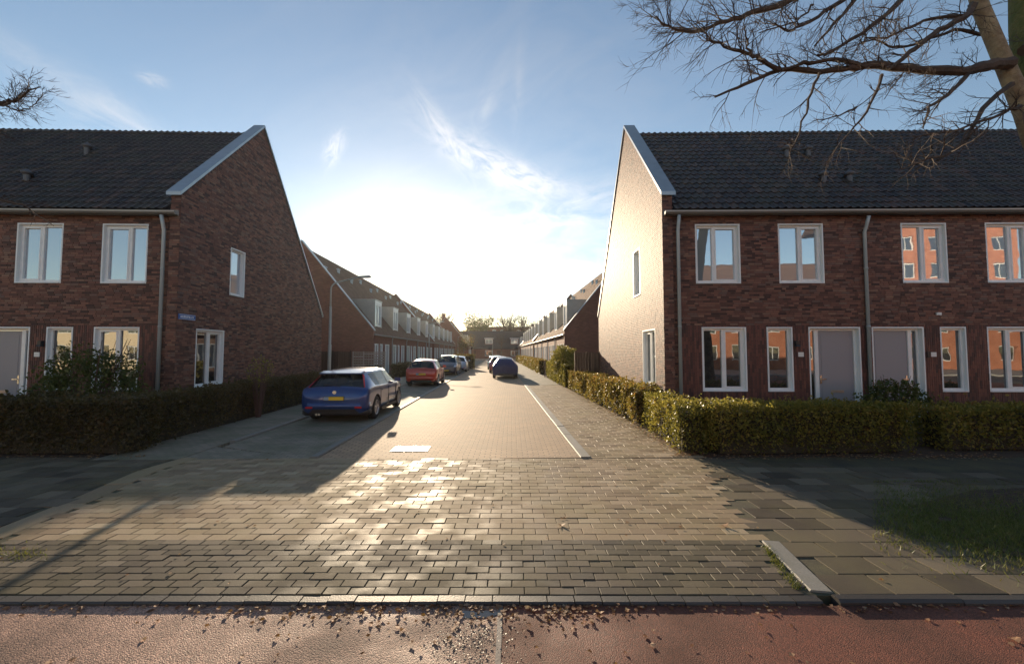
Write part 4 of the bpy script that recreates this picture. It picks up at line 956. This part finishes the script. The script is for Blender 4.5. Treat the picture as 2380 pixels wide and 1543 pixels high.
# street trees and trees behind the end houses
def bare_tree(p, h, label, r=.16, name='bare_tree', grp=None, m=None, n=5, lean=0):
    root = empty(name, p, label=label, cat='tree', group=grp); k = MB(); k.tube([(0, 0, 0), (lean*.3, 0, h*.35), (lean, 0, h*.6)], [r, r*.75, r*.5], 6); k.build('trunk', M_bark, root)
    k = MB()
    for i in range(n*2):
        z = h*random.uniform(.3, .62); a = random.uniform(0, 2*pi); branchy(k, (lean*z/h, 0, z), (cos(a)*.45, sin(a)*.45, 1), h*random.uniform(.3, .45), r*.4, 3, .5, 4, 4)
    k.build('crown', m or M_branch, root); return root
p = S(.55, 92); bare_tree((p.x, p.y, 0), 7, 'slim bare young street tree behind the covered car', .07)
for (u, D, h, lab) in ((1218-30, 165, 17, 'tall bare tree behind the houses, left of the street axis'), (1122, 160, 18, 'pale bare tree rising beside the big evergreen'), (1172, 168, 17.5, 'bare tree behind the flat block, above the straight ahead house'), (1214, 170, 19, 'bare tree behind the flat block, left of the terrace dormers'), (1248, 170, 15, 'bare tree just above the right terrace dormers'), (1030, 120, 13.5, 'bare tree above the left terrace end')):
    p = at(u, 800, D); bare_tree((p.x, p.y, 0), h, lab, .5, n=8)
def leafy_tree(p, h, rx, n, size, m, label, z0=.35):
    root = empty('leafy_tree', p, label=label, cat='tree'); k = MB(); k.tube([(0, 0, 0), (0, 0, h*.7)], [h*.02, h*.008], 6)
    for i in range(12):
        a = random.uniform(0, 2*pi); branchy(k, (0, 0, h*random.uniform(.3, .6)), (cos(a), sin(a), .9), h*.35, h*.006, 1)
    k.build('trunk', M_bark, root)
    cc = RNG.normal(size=(26, 3))*np.array([rx*.45, rx*.45, h*.17]); cc[:, 2] += h*.66; idx = RNG.integers(0, 26, n); u = RNG.normal(size=(n, 3))*np.array([rx*.24, rx*.24, h*.07])
    P = cc[idx]+u; leaf_cloud('crown', P, size, m, root, .5+RNG.normal(0, .25, n)+.1*RNG.normal(size=26)[idx])
p = at(1108, 800, 150); leafy_tree((p.x, p.y, 0), 15.5, 5.5, 2600, .3, M_shrub, 'broad dark evergreen tree behind the dark roofed houses')
p = at(1078, 800, 78); leafy_tree((p.x, p.y, 0), 5.2, 1.9, 1300, .09, M_lr, 'small street tree with sparse brown autumn leaves by the left terrace end')

# ------------------------------------------------------------------ fences
def board_fence(label, a, b, h, bw, m, posts, name='wooden_fence', z0=.05, thick=.022):
    a = Vector(a); b = Vector(b); d = b-a; L = d.length; ang = math.atan2(d.y, d.x); root = empty(name, a, ang, label=label, cat='fence'); n = int(L/bw)
    k = MB(); k.box(0, bw-.008, -thick/2, thick/2, z0, h); me = k.mesh('board', m)
    for i in range(n): link('board', me, root, (i*bw, random.gauss(0, .004), random.gauss(0, .012)))
    k = MB(); k.box(0, .07, -.09, -.02, 0, h+.05); pm = k.mesh('post', m)
    for i in range(posts): link('post', pm, root, ((L-.07)*i/(posts-1), 0, 0))
    k = MB(); k.box(0, L, .015, .05, h*.25, h*.25+.08); k.box(0, L, .015, .05, h*.8, h*.8+.08); k.build('rail', m, root); return root
p0, p1 = S(3.62, 19.75), S(4.85, 19.75)
board_fence('dark upright board fence behind the right corner house', p0, p1, 1.88, .135, M_wood, 3)
q0 = S(-11.2, 26.4); q1 = S(-9.2, 26.4)
board_fence('brown board fence behind the lamp post by the left gable', S(-11.6, 26.4), S(-9.3, 26.4), 1.95, .15, M_wood, 3)
def lattice(label, p, w, n):
    root = empty('lattice_fence', p, TH, label=label, cat='fence')
    for i in range(n+1):
        k = MB(); k.box(i*w-.035, i*w+.035, -.035, .035, 0, 1.95); k.build('post', M_wood_l, root)
    for i in range(n):
        for r in range(8):
            k = MB(); z = .55+r*.17; y = .012*(1 if r % 2 else -1)
            k.tube([(i*w+.05, 0, z), (i*w+w*.25, y, z), (i*w+w*.5, -y, z), (i*w+w*.75, y, z), (i*w+w-.05, 0, z)], .012, 4)
            k = MB(); k.hexa([(i*w+.04, y-.008, z), (i*w+w-.04, y-.008, z), (i*w+w-.04, y+.008, z), (i*w+.04, y+.008, z), (i*w+.04, y-.008, z+.10), (i*w+w-.04, y-.008, z+.10), (i*w+w-.04, y+.008, z+.10), (i*w+.04, y+.008, z+.10)]); k.build('slat', M_wood_l, root)
        for r in range(3):
            k = MB(); x = i*w+w*(r+1)/4; k.box(x-.018, x+.018, -.03, -.022, .5, 1.9); k.build('upright', M_wood_l, root)
        k = MB(); k.box(i*w+.036, i*w+w-.036, -.03, .03, 1.88, 1.93); k.build('cap_rail', M_wood_l, root)
lattice('pale woven lattice fence in front of the first left terrace house', S(-9.2, 26.4), .66, 3)
def slat_gate(label, p, rz, w, h, n, m):
    root = empty('slatted_fence', p, rz, label=label, cat='fence')
    for i in range(n):
        k = MB(); z = .12+(h-.2)*i/(n-1); k.box(0, w, -.012, .012, z-.45*(h-.2)/(n-1)*.62, z+.45*(h-.2)/(n-1)*.62); k.build('slat', m, root)
    for x in (0, w-.06):
        k = MB(); k.box(x, x+.06, .013, .07, 0, h); k.build('post', m, root)
slat_gate('small white slatted fence panel along the right footpath', S(3.55, 36.4), TH+pi/2-.25, 1.5, 1.15, 4, M_white)
slat_gate('dark slatted fence panel between the right hedges', S(3.5, 31.2), TH+pi/2-.1, 2.6, 1.2, 7, M_wood)
# ------------------------------------------------------------------ lamp posts
def lamp_post(p, h, rz, label, arm=1.5):
    root = empty('street_lamp', p, rz, label=label, cat='street lamp', group='street lamps on the left pavement')
    k = MB(); k.tube([(0, 0, 0), (0, 0, 2.2), (0, 0, 2.22), (0, 0, h*.78)], [.075, .07, .055, .05], 10); k.build('pole', M_lamp, root, smooth=True)
    k = MB(); pts = [(0, 0, h*.76)]; pts += [(.34*(1-cos(a)), 0, h-.36+.3*sin(a)) for a in [i*pi/2/5 for i in range(6)]][0:]; pts += [(.9, 0, h+.08), (arm-.3, 0, h+.14)]; k.tube(pts, [.04]+[.032]*6+[.026, .022], 8); k.build('arm', M_lamp, root, smooth=True)
    k = MB(); k.hexa([(arm-.35, -.07, h+.12), (arm+.2, -.1, h+.12), (arm+.2, .1, h+.12), (arm-.35, .07, h+.12), (arm-.35, -.04, h+.18), (arm+.15, -.06, h+.2), (arm+.15, .06, h+.2), (arm-.35, .04, h+.18)]); lh = k.build('lamp_head', M_lamp, root)
    k = MB(); k.box(arm-.2, arm+.12, -.07, .07, h+.1, h+.119); k.build('lens', M_plate, lh)
    return root
M_lamp = mat('lamp_post_grey', (.36, .37, .35), .5, .3)
lamp_post(S(-6.95, 17.2), 4.85, TH-.1, 'tall grey street lamp behind the blue hatchback, beside the left gable')
lamp_post(S(-7.9, 47), 5.2, TH, 'grey street lamp halfway along the left terraces'); lamp_post(S(-8.4, 85), 5.2, TH, 'distant grey street lamp at the left terrace end')
pl_ = empty('pole', S(4.6-.7, 108), label='thin bare metal pole in front of the houses closing the street', cat='pole'); k = MB(); k.tube([(0, 0, 0), (0, 0, 5.0)], .05, 6); k.build('shaft', M_lamp, pl_); pl_.location = at(1145, 830, 108).xy.to_3d()

# ------------------------------------------------------------------ cars
M_cg = car_glass('car_glass'); M_rub = mat('rubber', (.02, .02, .02), .8); M_blk = mat('black_plastic', (.015, .015, .017), .55)
M_rim = mat('alloy', (.55, .56, .58), .28, .9); M_red = mat('tail_red', (.55, .02, .015), .15, coat=1); M_clear = mat('lamp_clear', (.7, .72, .75), .12, coat=1)
M_yel = mat('plate_yellow', (.75, .48, .03), .4); M_pbl = mat('plate_blue_grey', (.25, .33, .42), .4); M_seat = mat('seat_cloth', (.05, .052, .06), .9)
def paint(name, c, met=.3): return mat(name, c, .28, met, coat=1)
HATCH = [(-2.17, .36, .42, .60, .66, .72, .62), (-2.14, .27, .33, .78, .84, .87, .76), (-2.06, .23, .30, .90, .95, .905, .76), (-1.98, .22, .29, .94, 1.0, .91, .74), (-1.60, .20, .28, .965, 1.37, .915, .56), (-1.42, .19, .28, .955, 1.42, .915, .575),
         (-1.02, .18, .28, .945, 1.46, .92, .61), (-.96, .18, .28, .94, 1.46, .92, .61), (-.16, .18, .28, .92, 1.475, .92, .61), (-.08, .18, .28, .915, 1.475, .92, .61), (.52, .18, .28, .895, 1.43, .915, .59),
         (1.22, .18, .28, .90, .985, .91, .70), (1.40, .18, .28, .87, .94, .90, .70), (1.86, .20, .28, .76, .80, .85, .68), (2.06, .22, .28, .66, .70, .78, .62), (2.17, .30, .36, .52, .56, .66, .54)]
MPV = [(-2.2, .36, .42, .62, .7, .72, .62), (-2.17, .27, .33, .80, .92, .86, .76), (-2.1, .23, .30, .95, 1.04, .90, .76), (-2.06, .22, .29, .98, 1.08, .90, .74), (-1.9, .20, .28, .99, 1.56, .90, .64), (-1.75, .19, .28, .98, 1.62, .905, .64),
       (-1.1, .18, .28, .97, 1.66, .91, .65), (-1.04, .18, .28, .97, 1.66, .91, .65), (-.16, .18, .28, .96, 1.67, .91, .65), (-.08, .18, .28, .955, 1.67, .91, .65), (.75, .18, .28, .94, 1.60, .905, .62),
       (1.5, .18, .28, .93, 1.08, .90, .72), (1.6, .18, .28, .90, 1.03, .90, .72), (1.95, .20, .28, .80, .88, .86, .68), (2.12, .22, .28, .68, .74, .80, .62), (2.2, .30, .36, .52, .58, .68, .56)]
COVER = [(-2.12, .34, .36, .55, .70, .70, .50), (-2.12, .26, .30, .74, .90, .86, .62), (-2.04, .24, .28, .86, 1.02, .93, .66), (-1.90, .24, .28, .92, 1.20, .94, .60), (-1.66, .24, .28, .94, 1.40, .94, .52), (-1.3, .24, .28, .94, 1.50, .94, .50),
         (-.6, .24, .28, .93, 1.53, .94, .50), (0, .24, .28, .92, 1.52, .94, .50), (.5, .24, .28, .9, 1.45, .94, .52), (1.25, .24, .28, .88, 1.05, .92, .6), (1.6, .24, .28, .8, .92, .90, .6), (1.95, .24, .28, .72, .80, .82, .55), (2.1, .28, .32, .55, .62, .7, .5)]
def lerp(a, b, t): return a+(b-a)*t
def car(tab, p, rz, pm, label, hs=1.0, ls=1.0, ws=1.0, plate=True, facing_plate=True, spoiler=False, tall_lights=True, cover=False, rimmat=None, cat='car', name='parked_car', wb=(-1.33, 1.31)):
    root = empty(name, p, rz, label=label, cat=cat); ns = len(tab); R = []
    for (x, zf, zs, zb, zt, w, wt) in tab:
        x *= ls; w *= ws; wt *= ws; zb *= hs; zt *= hs
        p5 = (w*.955, min(zb+.03, zt-.02)); p7 = (wt, zt-.035)
        R.append([(0, zf), (.78*w, zf), (.965*w, zs), (w, (zs+zb)/2+.03), (.985*w, zb-.01), p5, (lerp(p5[0], p7[0], .8), lerp(p5[1], p7[1], .86)), p7, (wt*.55, zt), (0, zt+.012)]); R[-1].insert(0, x)
    V = []; F = []; Mi = []
    for st in R:
        x = st[0]; pts = st[1:]
        for (y, z) in pts: V.append((y, x, z))
        for (y, z) in pts[8:0:-1]: V.append((-y, x, z))
    m = 18
    def catf(s, i):
        j = i if i < 9 else 17-i
        if j == 0: return 5
        if cover: return 0
        if j == 5 and s in (7, 9, 10): return 1
        if j == 5 and s in (6, 8): return 3
        if j == 5 and s == 5: return 1
        if s == 10 and j in (7, 8): return 2
        if s == 3 and j in (7, 8): return 2
        if s == 3 and j == 6: return 4 if tall_lights else 2
        if not tall_lights and s == 2 and j in (5, 6): return 4
        if s == 13 and j in (4, 5, 6): return 6
        return 0
    for s in range(ns-1):
        for i in range(m):
            a, b = s*m+i, s*m+(i+1) % m; F.append((a, b, b+m, a+m)); Mi.append(catf(s, i))
    for s, flip in ((0, False), (ns-1, True)):
        b = s*m
        for i in range(9):
            r0, r1 = b+i, b+i+1; l0, l1 = b+(m-i) % m, b+(m-i-1)
            q = [r0, r1, l1, l0]; q = [v for n_, v in enumerate(q) if v not in q[:n_]]
            F.append(tuple(q[::-1] if flip else q)); Mi.append(5 if i < 2 else 0)
    me = bpy.data.meshes.new('shell'); me.from_pydata(V, [], F); me.polygons.foreach_set('material_index', Mi)
    mats = [pm, M_cg, M_cg, M_blk, M_red, M_blk, M_clear]
    for mm in mats: me.materials.append(mm)
    bm = bmesh.new(); bm.from_mesh(me); bmesh.ops.recalc_face_normals(bm, faces=bm.faces)
    cl = bm.edges.layers.float.new('crease_edge')
    for e in bm.edges:
        ms = {f.material_index for f in e.link_faces}
        if len(ms) > 1: e[cl] = 1.0
    vl = bm.verts.layers.float.new('crease_vert')
    for v in bm.verts:
        be = [e for e in v.link_edges if e[cl] > 0]
        if len(be) == 2 and set(be[0].link_faces) & set(be[1].link_faces): v[vl] = .8
    bm.to_mesh(me); bm.free()
    tmp = bpy.data.objects.new('tmp', me); COL.objects.link(tmp)
    ss = tmp.modifiers.new('s', 'SUBSURF'); ss.levels = 2; ss.render_levels = 2
    cut = MB()
    for xx in wb:
        for sd in (-1, 1): cut.tube([(sd*.62, xx*ls, .33), (sd*1.2, xx*ls, .33)], .375, 24)
    cme = cut.mesh('cut', [M_blk], recalc=True)
    for _ in range(6): cme.materials.append(M_blk)
    cme.polygons.foreach_set('material_index', [5]*len(cme.polygons)); co = bpy.data.objects.new('cut', cme); COL.objects.link(co)
    bo = tmp.modifiers.new('b', 'BOOLEAN'); bo.operation = 'DIFFERENCE'; bo.object = co; bo.solver = 'EXACT'
    dg = bpy.context.evaluated_depsgraph_get(); dg.update(); em = bpy.data.meshes.new_from_object(tmp.evaluated_get(dg))
    bpy.data.objects.remove(tmp); bpy.data.objects.remove(co)
    vs = [tuple(v.co) for v in em.vertices]; polys = [(tuple(q.vertices), q.material_index) for q in em.polygons]
    # sort the pieces of the shell into parts
    par = {}
    def find(a):
        while par.get(a, a) != a: a = par[a]
        return a
    groups = {}
    for idx in (0, 1, 2, 3, 4, 5, 6):
        sel = [q[0] for q in polys if q[1] == idx]
        if not sel: continue
        if idx in (0, 5): groups[(idx, 0)] = sel; continue
        par.clear()
        for f in sel:
            for v in f[1:]:
                a, b = find(f[0]), find(v)
                if a != b: par[b] = a
        for f in sel: groups.setdefault((idx, find(f[0])), []).append(f)
    nm = {0: 'body', 1: 'side_window', 2: 'windscreen', 3: 'pillar', 4: 'tail_light', 5: 'underside', 6: 'headlight'}
    body = None
    for (idx, g_), fs in sorted(groups.items(), key=lambda q: q[0][0]):
        used = sorted({v for f in fs for v in f}); mp = {v: i for i, v in enumerate(used)}
        me = bpy.data.meshes.new(nm[idx]); me.from_pydata([vs[v] for v in used], [], [tuple(mp[v] for v in f) for f in fs]); me.materials.append(mats[idx]); me.polygons.foreach_set('use_smooth', [idx != 5]*len(fs))
        nme = 'cover' if (cover and idx == 0) else nm[idx]
        if idx == 2 and sum(vs[v][1] for v in used)/len(used) < 0: nme = 'rear_window'
        if idx == 6 and cover: continue
        link(nme, me, root)
    bpy.data.meshes.remove(em)
    # wheels
    rm = rimmat or M_rim
    wm = MB(); wm.lathe([(.20, -.10), (.295, -.105), (.322, -.08), (.328, 0), (.322, .08), (.295, .105), (.20, .10)], (0, 0, 0), 28, 'x'); wm = wm.mesh('wheel', M_rub, smooth=True)
    rmsh = MB(); rmsh.lathe([(.215, .04), (.215, .10), (.20, .104), (.19, .09), (.185, .03)], (0, 0, 0), 24, 'x'); rmsh.lathe([(0, .09), (.045, .088), (.055, .06)], (0, 0, 0), 12, 'x')
    for i in range(5):
        a = 2*pi*i/5+.3
        for da in (-.13, .13):
            c0, s0 = cos(a), sin(a); c1, s1 = cos(a+da), sin(a+da); tx, ty = -sin(a), cos(a)
            rmsh.hexa([(.055, .04*c0+tx*.015, .04*s0+ty*.015), (.085, .04*c0+tx*.015, .04*s0+ty*.015), (.085, .04*c0-tx*.015, .04*s0-ty*.015), (.055, .04*c0-tx*.015, .04*s0-ty*.015),
                       (.06, .2*c1+tx*.012, .2*s1+ty*.012), (.09, .2*c1+tx*.012, .2*s1+ty*.012), (.09, .2*c1-tx*.012, .2*s1-ty*.012), (.06, .2*c1-tx*.012, .2*s1-ty*.012)])
    rmsh.lathe([(.0, .02), (.19, .02)], (0, 0, 0), 16, 'x')
    rmm = rmsh.mesh('rim', rm)
    for xx in wb:
        for sd in (-1, 1):
            w = link('wheel', wm, root, (sd*(.80*ws), xx*ls, .328)); link('rim', rmm, w, (0, 0, 0), (0, 0, 0 if sd > 0 else pi))
    if cover: return root
    # seats, shelf
    k = MB()
    for sx in (-.37, .37):
        k.hexa([(sx-.24, -.35, .35), (sx+.24, -.35, .35), (sx+.24, -.15, .35), (sx-.24, -.15, .35), (sx-.2, -.58, 1.0*hs), (sx+.2, -.58, 1.0*hs), (sx+.2, -.46, 1.0*hs), (sx-.2, -.46, 1.0*hs)]); k.box(sx-.12, sx+.12, -.6, -.5, 1.0*hs, 1.2*hs)
        k.box(sx-.12, sx+.12, -1.42, -1.34, .98*hs, 1.1*hs)
    k.box(-.6, .6, -1.45, -1.3, .4, .98*hs); k.box(-.66, .66, -1.95*ls, -1.3, .88*hs, .9*hs); k.box(-.7, .7, -1.3, 1.2, .3, .38); k.box(-.68, .68, .85, 1.2, .7, .9*hs); k.build('seats', M_seat, root)
    # mirrors, handles, sills
    for sd in (-1, 1):
        k = MB(); mx = sd*.98*ws; k.hexa([(mx-.10, .72, .96*hs), (mx+.10, .74, .96*hs), (mx+.10, .84, .96*hs), (mx-.10, .86, .96*hs), (mx-.09, .72, 1.09*hs), (mx+.08, .74, 1.08*hs), (mx+.08, .82, 1.07*hs), (mx-.09, .84, 1.08*hs)]); k.box(mx-sd*.17-.03, mx-sd*.17+.12*(1 if sd < 0 else -.2)+.03, .77, .80, .93*hs, .97*hs); k.build('mirror', pm, root)
        for yy in (-.85, .12):
            k = MB(); k.box(sd*.905*ws-.02, sd*.905*ws+.025, yy, yy+.17, .80*hs, .825*hs); k.build('door_handle', pm, root)
        k = MB(); k.box(min(sd*.86*ws, sd*.925*ws), max(sd*.86*ws, sd*.925*ws), -.9, .86, .19, .27); k.build('sill', M_blk, root)
        k = MB()
        for yy in (-.98, -.12, .80):      # shut lines of the doors
            xo = sd*.921*ws; k.box(min(xo, xo-sd*.02), max(xo, xo-sd*.02), yy, yy+.008, .34, .86*hs)
        k.build('door_gap', M_blk, root)
    xr = tab[0][0]*ls
    k = MB(); k.box(-.27, .27, xr-.022, xr+.03, .60*hs+.02, .60*hs+.14); 
    pr = empty('plate_holder', (0, 0, 0)) if False else k.build('plate_holder', M_blk, root)
    if plate:
        k = MB(); k.box(-.13, .26, xr-.028, xr-.0225, .605*hs+.03, .605*hs+.12); k.build('number_plate', M_yel, root); k = MB(); k.box(-.26, -.1301, xr-.028, xr-.0225, .605*hs+.03, .605*hs+.12); k.build('number_plate', M_pbl, root)
    def bumper(y0, y1, out, z0, z1, m_, nm_):
        k = MB(); pl2 = [(-.905*ws, y0+.34), (-.895*ws, y0+.13), (-.80*ws, y0+.04), (-.55*ws, y0), (.55*ws, y0), (.80*ws, y0+.04), (.895*ws, y0+.13), (.905*ws, y0+.34)]
        k.prism([(x, y-out, z0) for x, y in pl2], (0, 0, z1-z0)); b_ = k.mesh(nm_, m_, recalc=True)
        bm = bmesh.new(); bm.from_mesh(b_); bmesh.ops.bevel(bm, geom=[e for e in bm.edges if abs((e.verts[0].co-e.verts[1].co).z) < .01], offset=.025, segments=3, affect='EDGES'); bm.to_mesh(b_); bm.free()
        b_.polygons.foreach_set('use_smooth', [True]*len(b_.polygons)); link(nm_, b_, root)
    bumper(xr, 0, .012, .345, .565, pm, 'rear_bumper'); bumper(xr+.03, 0, 0, .20, .35, M_blk, 'rear_valance')
    for sx in (-.45, -.38):
        k = MB(); k.tube([(sx, xr-.01, .235), (sx, xr+.12, .235)], .03, 10); k.build('tailpipe', M_steel, root)
    for sd in (-1, 1):
        k = MB(); k.box(min(sd*.56, sd*.74), max(sd*.56, sd*.74), xr-.02, xr+.08, .40, .445); k.build('reflector', M_red, root)
    if spoiler:
        xs = tab[4][0]*ls; zt = tab[4][4]*hs
        k = MB(); k.hexa([(-.58, xs-.17, zt-.035), (.58, xs-.17, zt-.035), (.60, xs+.16, zt+.0), (-.60, xs+.16, zt+.0), (-.56, xs-.17, zt-.005), (.56, xs-.17, zt-.005), (.58, xs+.14, zt+.045), (-.58, xs+.14, zt+.045)]); k.build('spoiler', pm, root)
        k = MB(); k.lathe([(0, -.012), (.05, -.012), (.055, 0)], (0, xr+.03, .845*hs), 14, 'y'); k.build('emblem', M_steel, root)
        k = MB(); k.tube([(.1, tab[3][0]*ls-.03, 1.0*hs), (-.35, tab[3][0]*ls+.02, 1.05*hs)], .012, 5); k.build('wiper', M_blk, root)
    # front end
    xf = tab[-1][0]*ls
    k = MB(); k.box(-.42, .42, xf-.06, xf+.012, .36, .50); k.build('grille', M_blk, root); k = MB(); k.box(-.26, .26, xf+.0125, xf+.02, .38, .46); k.build('front_plate', M_yel, root)
    return root
car(HATCH, S(-4.42, 13.45), TH, paint('blue_paint', (.006, .042, .18)), 'blue five door hatchback parked nearest, seen from behind with tall red tail lights', spoiler=True, hs=.97)
car(HATCH, S(-4.3, 25.0), TH, paint('red_paint', (.50, .045, .02)), 'red hatchback parked behind the blue one, sun glinting on its roof', hs=1.02, ls=.92, ws=.95, tall_lights=False)
car(MPV, S(-4.3, 35.8), TH+pi, paint('dark_paint', (.035, .04, .06)), 'dark people carrier parked facing the camera beyond the red hatchback', ws=1.0, tall_lights=False)
car(HATCH, S(-3.95, 41.5), TH, paint('silver_blue_paint', (.35, .42, .52)), 'silver blue hatchback beyond the dark people carrier', hs=1.04, ls=.92, ws=.95, tall_lights=False)
M_cov = mat('car_cover', (.010, .02, .095), .26, bump=(4, 1, .08))
car(COVER, S(.45, 31.8), TH, M_cov, 'car under a dark blue cover parked on the right side of the street', hs=1.0, ls=1.0, ws=1.0, cover=True, name='covered_car')
car(HATCH, S(-.0, 39.5), TH, paint('rose_paint', (.35, .12, .12)), 'reddish car mostly hidden behind the covered car', hs=1.04, ls=.95, tall_lights=False)
car(MPV, S(-.35, 47), TH, paint('white_paint', (.6, .66, .7)), 'pale blue white car farthest away on the right side of the street', hs=.92, tall_lights=False)

# ------------------------------------------------------------------ fallen leaves, grass, moss
def litter(name, pts, size, z, m=None):
    P = np.array([(x, y, z+abs(random.gauss(0, .006))) for x, y in pts]); N = len(P); ang = RNG.uniform(0, 2*pi, N); s = size*RNG.uniform(.5, 1.3, N)
    V = np.empty((N, 5, 3))
    for i, (a, r, h) in enumerate(((0, 1, .25), (1.1, .62, .05), (2.6, .8, .3), (3.9, .75, .1), (5.1, .6, .35))):
        V[:, i, 0] = P[:, 0]+np.cos(ang+a)*s*r; V[:, i, 1] = P[:, 1]+np.sin(ang+a)*s*r; V[:, i, 2] = P[:, 2]+s*h*RNG.uniform(0, 1.6, N)
    me = bpy.data.meshes.new(name); me.from_pydata(V.reshape(-1, 3).tolist(), [], [tuple(range(5*i, 5*i+5)) for i in range(N)]); me.materials.append(m or M_litter)
    a_ = me.attributes.new('tone', 'FLOAT', 'FACE'); a_.data.foreach_set('value', RNG.uniform(0, 1, N).astype(np.float32)); return tag(link(name, me), kind='stuff')
pts = []
for i in range(300):
    x = random.uniform(-5, 5); pts.append((x, YK-abs(random.gauss(0, .05))))
for i in range(260):
    c = random.choice(((-.9, .32), (.25, .22), (-1.7, .3), (.4, .12), (-.2, .3))); pts.append((random.gauss(c[0], c[1]), YK-abs(random.gauss(.02, .12))))
for i in range(110): pts.append((random.uniform(-4, 4), random.uniform(2.2, YK)))
litter('fallen_leaves', pts, .022, ZP+.003)
pts = [(random.uniform(-4.8, 3.4), random.uniform(YK+.15, 7.4)) for i in range(90)]
litter('fallen_leaves', pts, .02, .003)
pts = []
for i in range(900):
    t = random.random(); x = 3.45-abs(random.gauss(0, .16))+random.uniform(0, .4); p = S(x, 7.6+t*t*14); pts.append((p.x, p.y))
for i in range(500): pts.append((random.uniform(3.4, 9), 7.62+random.gauss(.0, .12)))
litter('fallen_leaves', pts, .026, .006)
litter('fallen_leaves', [(random.uniform(-12, -6.6), 7.62+random.gauss(0, .1)) for i in range(260)], .026, .004)
c_ = G(1085, 1490, ZP)
litter('grit', [(random.gauss(c_.x, .16), random.gauss(c_.y, .13)) for i in range(380)], .009, ZP+.001, mat('dark_grit', (.03, .022, .02), .5))
random.seed(77)
for (u, v, s, lb) in ((1305, 1221, .045, 'single pale curled leaf lying on the pavers right of centre'), (1682, 1222, .055, 'brown curled leaf lying on the pavers near the right flags'), (2282, 1398, .05, 'orange leaf lying at the foot of the kerb on the right'), (2358, 1488, .04, 'yellow leaf on the red path at the right edge')):
    z = .004 if v < 1380 else ZP+.004; p = G(u, v, z); k = MB(); n = 8
    for i in range(n):
        a0, a1 = 2*pi*i/n, 2*pi*(i+1)/n; f = lambda a: Vector((cos(a)*s*(1+.25*sin(3*a)), sin(a)*s*.6, s*.55*abs(cos(a))**1.5+.002))
        k.poly([Vector((0, 0, .004)), f(a0), f(a1)], tone=.75)
    tag(k.build('fallen_leaf', M_litter if v != 1398 else mat('orange_leaf', (.5, .17, .03), .6), None, loc=p), lb, 'leaf')
def blades(name, pts, h, m):
    N = len(pts); mb = bpy.data.meshes.new(name); V = []; F = []
    for i, (x, y, z) in enumerate(pts):
        a = random.uniform(0, 2*pi); w = .004; hh = h*random.uniform(.4, 1.3); lx, ly = random.gauss(0, .5)*hh, random.gauss(0, .5)*hh
        V += [(x-cos(a)*w, y-sin(a)*w, z), (x+cos(a)*w, y+sin(a)*w, z), (x+lx, y+ly, z+hh)]; F.append((3*i, 3*i+1, 3*i+2))
    mb.from_pydata(V, [], F); mb.materials.append(m); a_ = mb.attributes.new('tone', 'FLOAT', 'FACE'); a_.data.foreach_set('value', RNG.uniform(0, 1, N).astype(np.float32)); return tag(link(name, mb), kind='stuff')
gp = []
vg = [(2110, 1178), (2260, 1140), (2520, 1128), (2700, 1300), (2420, 1312), (2180, 1238)]
slab('grass_verge', [P2(*q) for q in vg], M_soil, .009, .1)
for i in range(26000):
    u = random.uniform(2030, 2650); v = random.gauss(1195+(u-2100)*.14, 38); p = G(u, max(v, 1120), .0)
    if random.random() > (u-2000)/170: continue
    if noise.noise((p.x*2.2, p.y*2.2, 3)) > -.55: gp.append((p.x, p.y, 0))
blades('grass', gp, .05, M_grass)
gp = []
a, b = G(1790, 1270), G(1870, 1370)
for i in range(420):
    t = random.random(); gp.append((a.x+(b.x-a.x)*t+random.gauss(-.05, .025), a.y+(b.y-a.y)*t, 0))
for i in range(500):
    u = random.uniform(1365, 1560); p = S(3.42+random.gauss(0, .07), 7.7+random.random()*12); gp.append((p.x, p.y, 0))
for i in range(160): p = G(random.uniform(-30, 110), random.gauss(1285, 9)); gp.append((p.x, p.y, 0))
blades('weeds', gp, .03, M_grass)

# ------------------------------------------------------------------ air
if HAZE:  # thin scattering box added to give the veiling glare towards the sun
    k = MB(); k.box(-90, 70, -12, 215, -1.2, 28)
    hz = k.mesh('haze', mat('air')); hm = hz.materials[0]; t = NT(hm.node_tree); pv = t.n('ShaderNodeVolumePrincipled'); o_ = t.n('ShaderNodeOutputMaterial'); t.l(pv.outputs[0], o_.inputs['Volume'])
    pv.inputs['Density'].default_value = HAZE; pv.inputs['Anisotropy'].default_value = .7; pv.inputs['Color'].default_value = (1, .96, .9, 1)
    tag(link('haze', hz), kind='stuff')
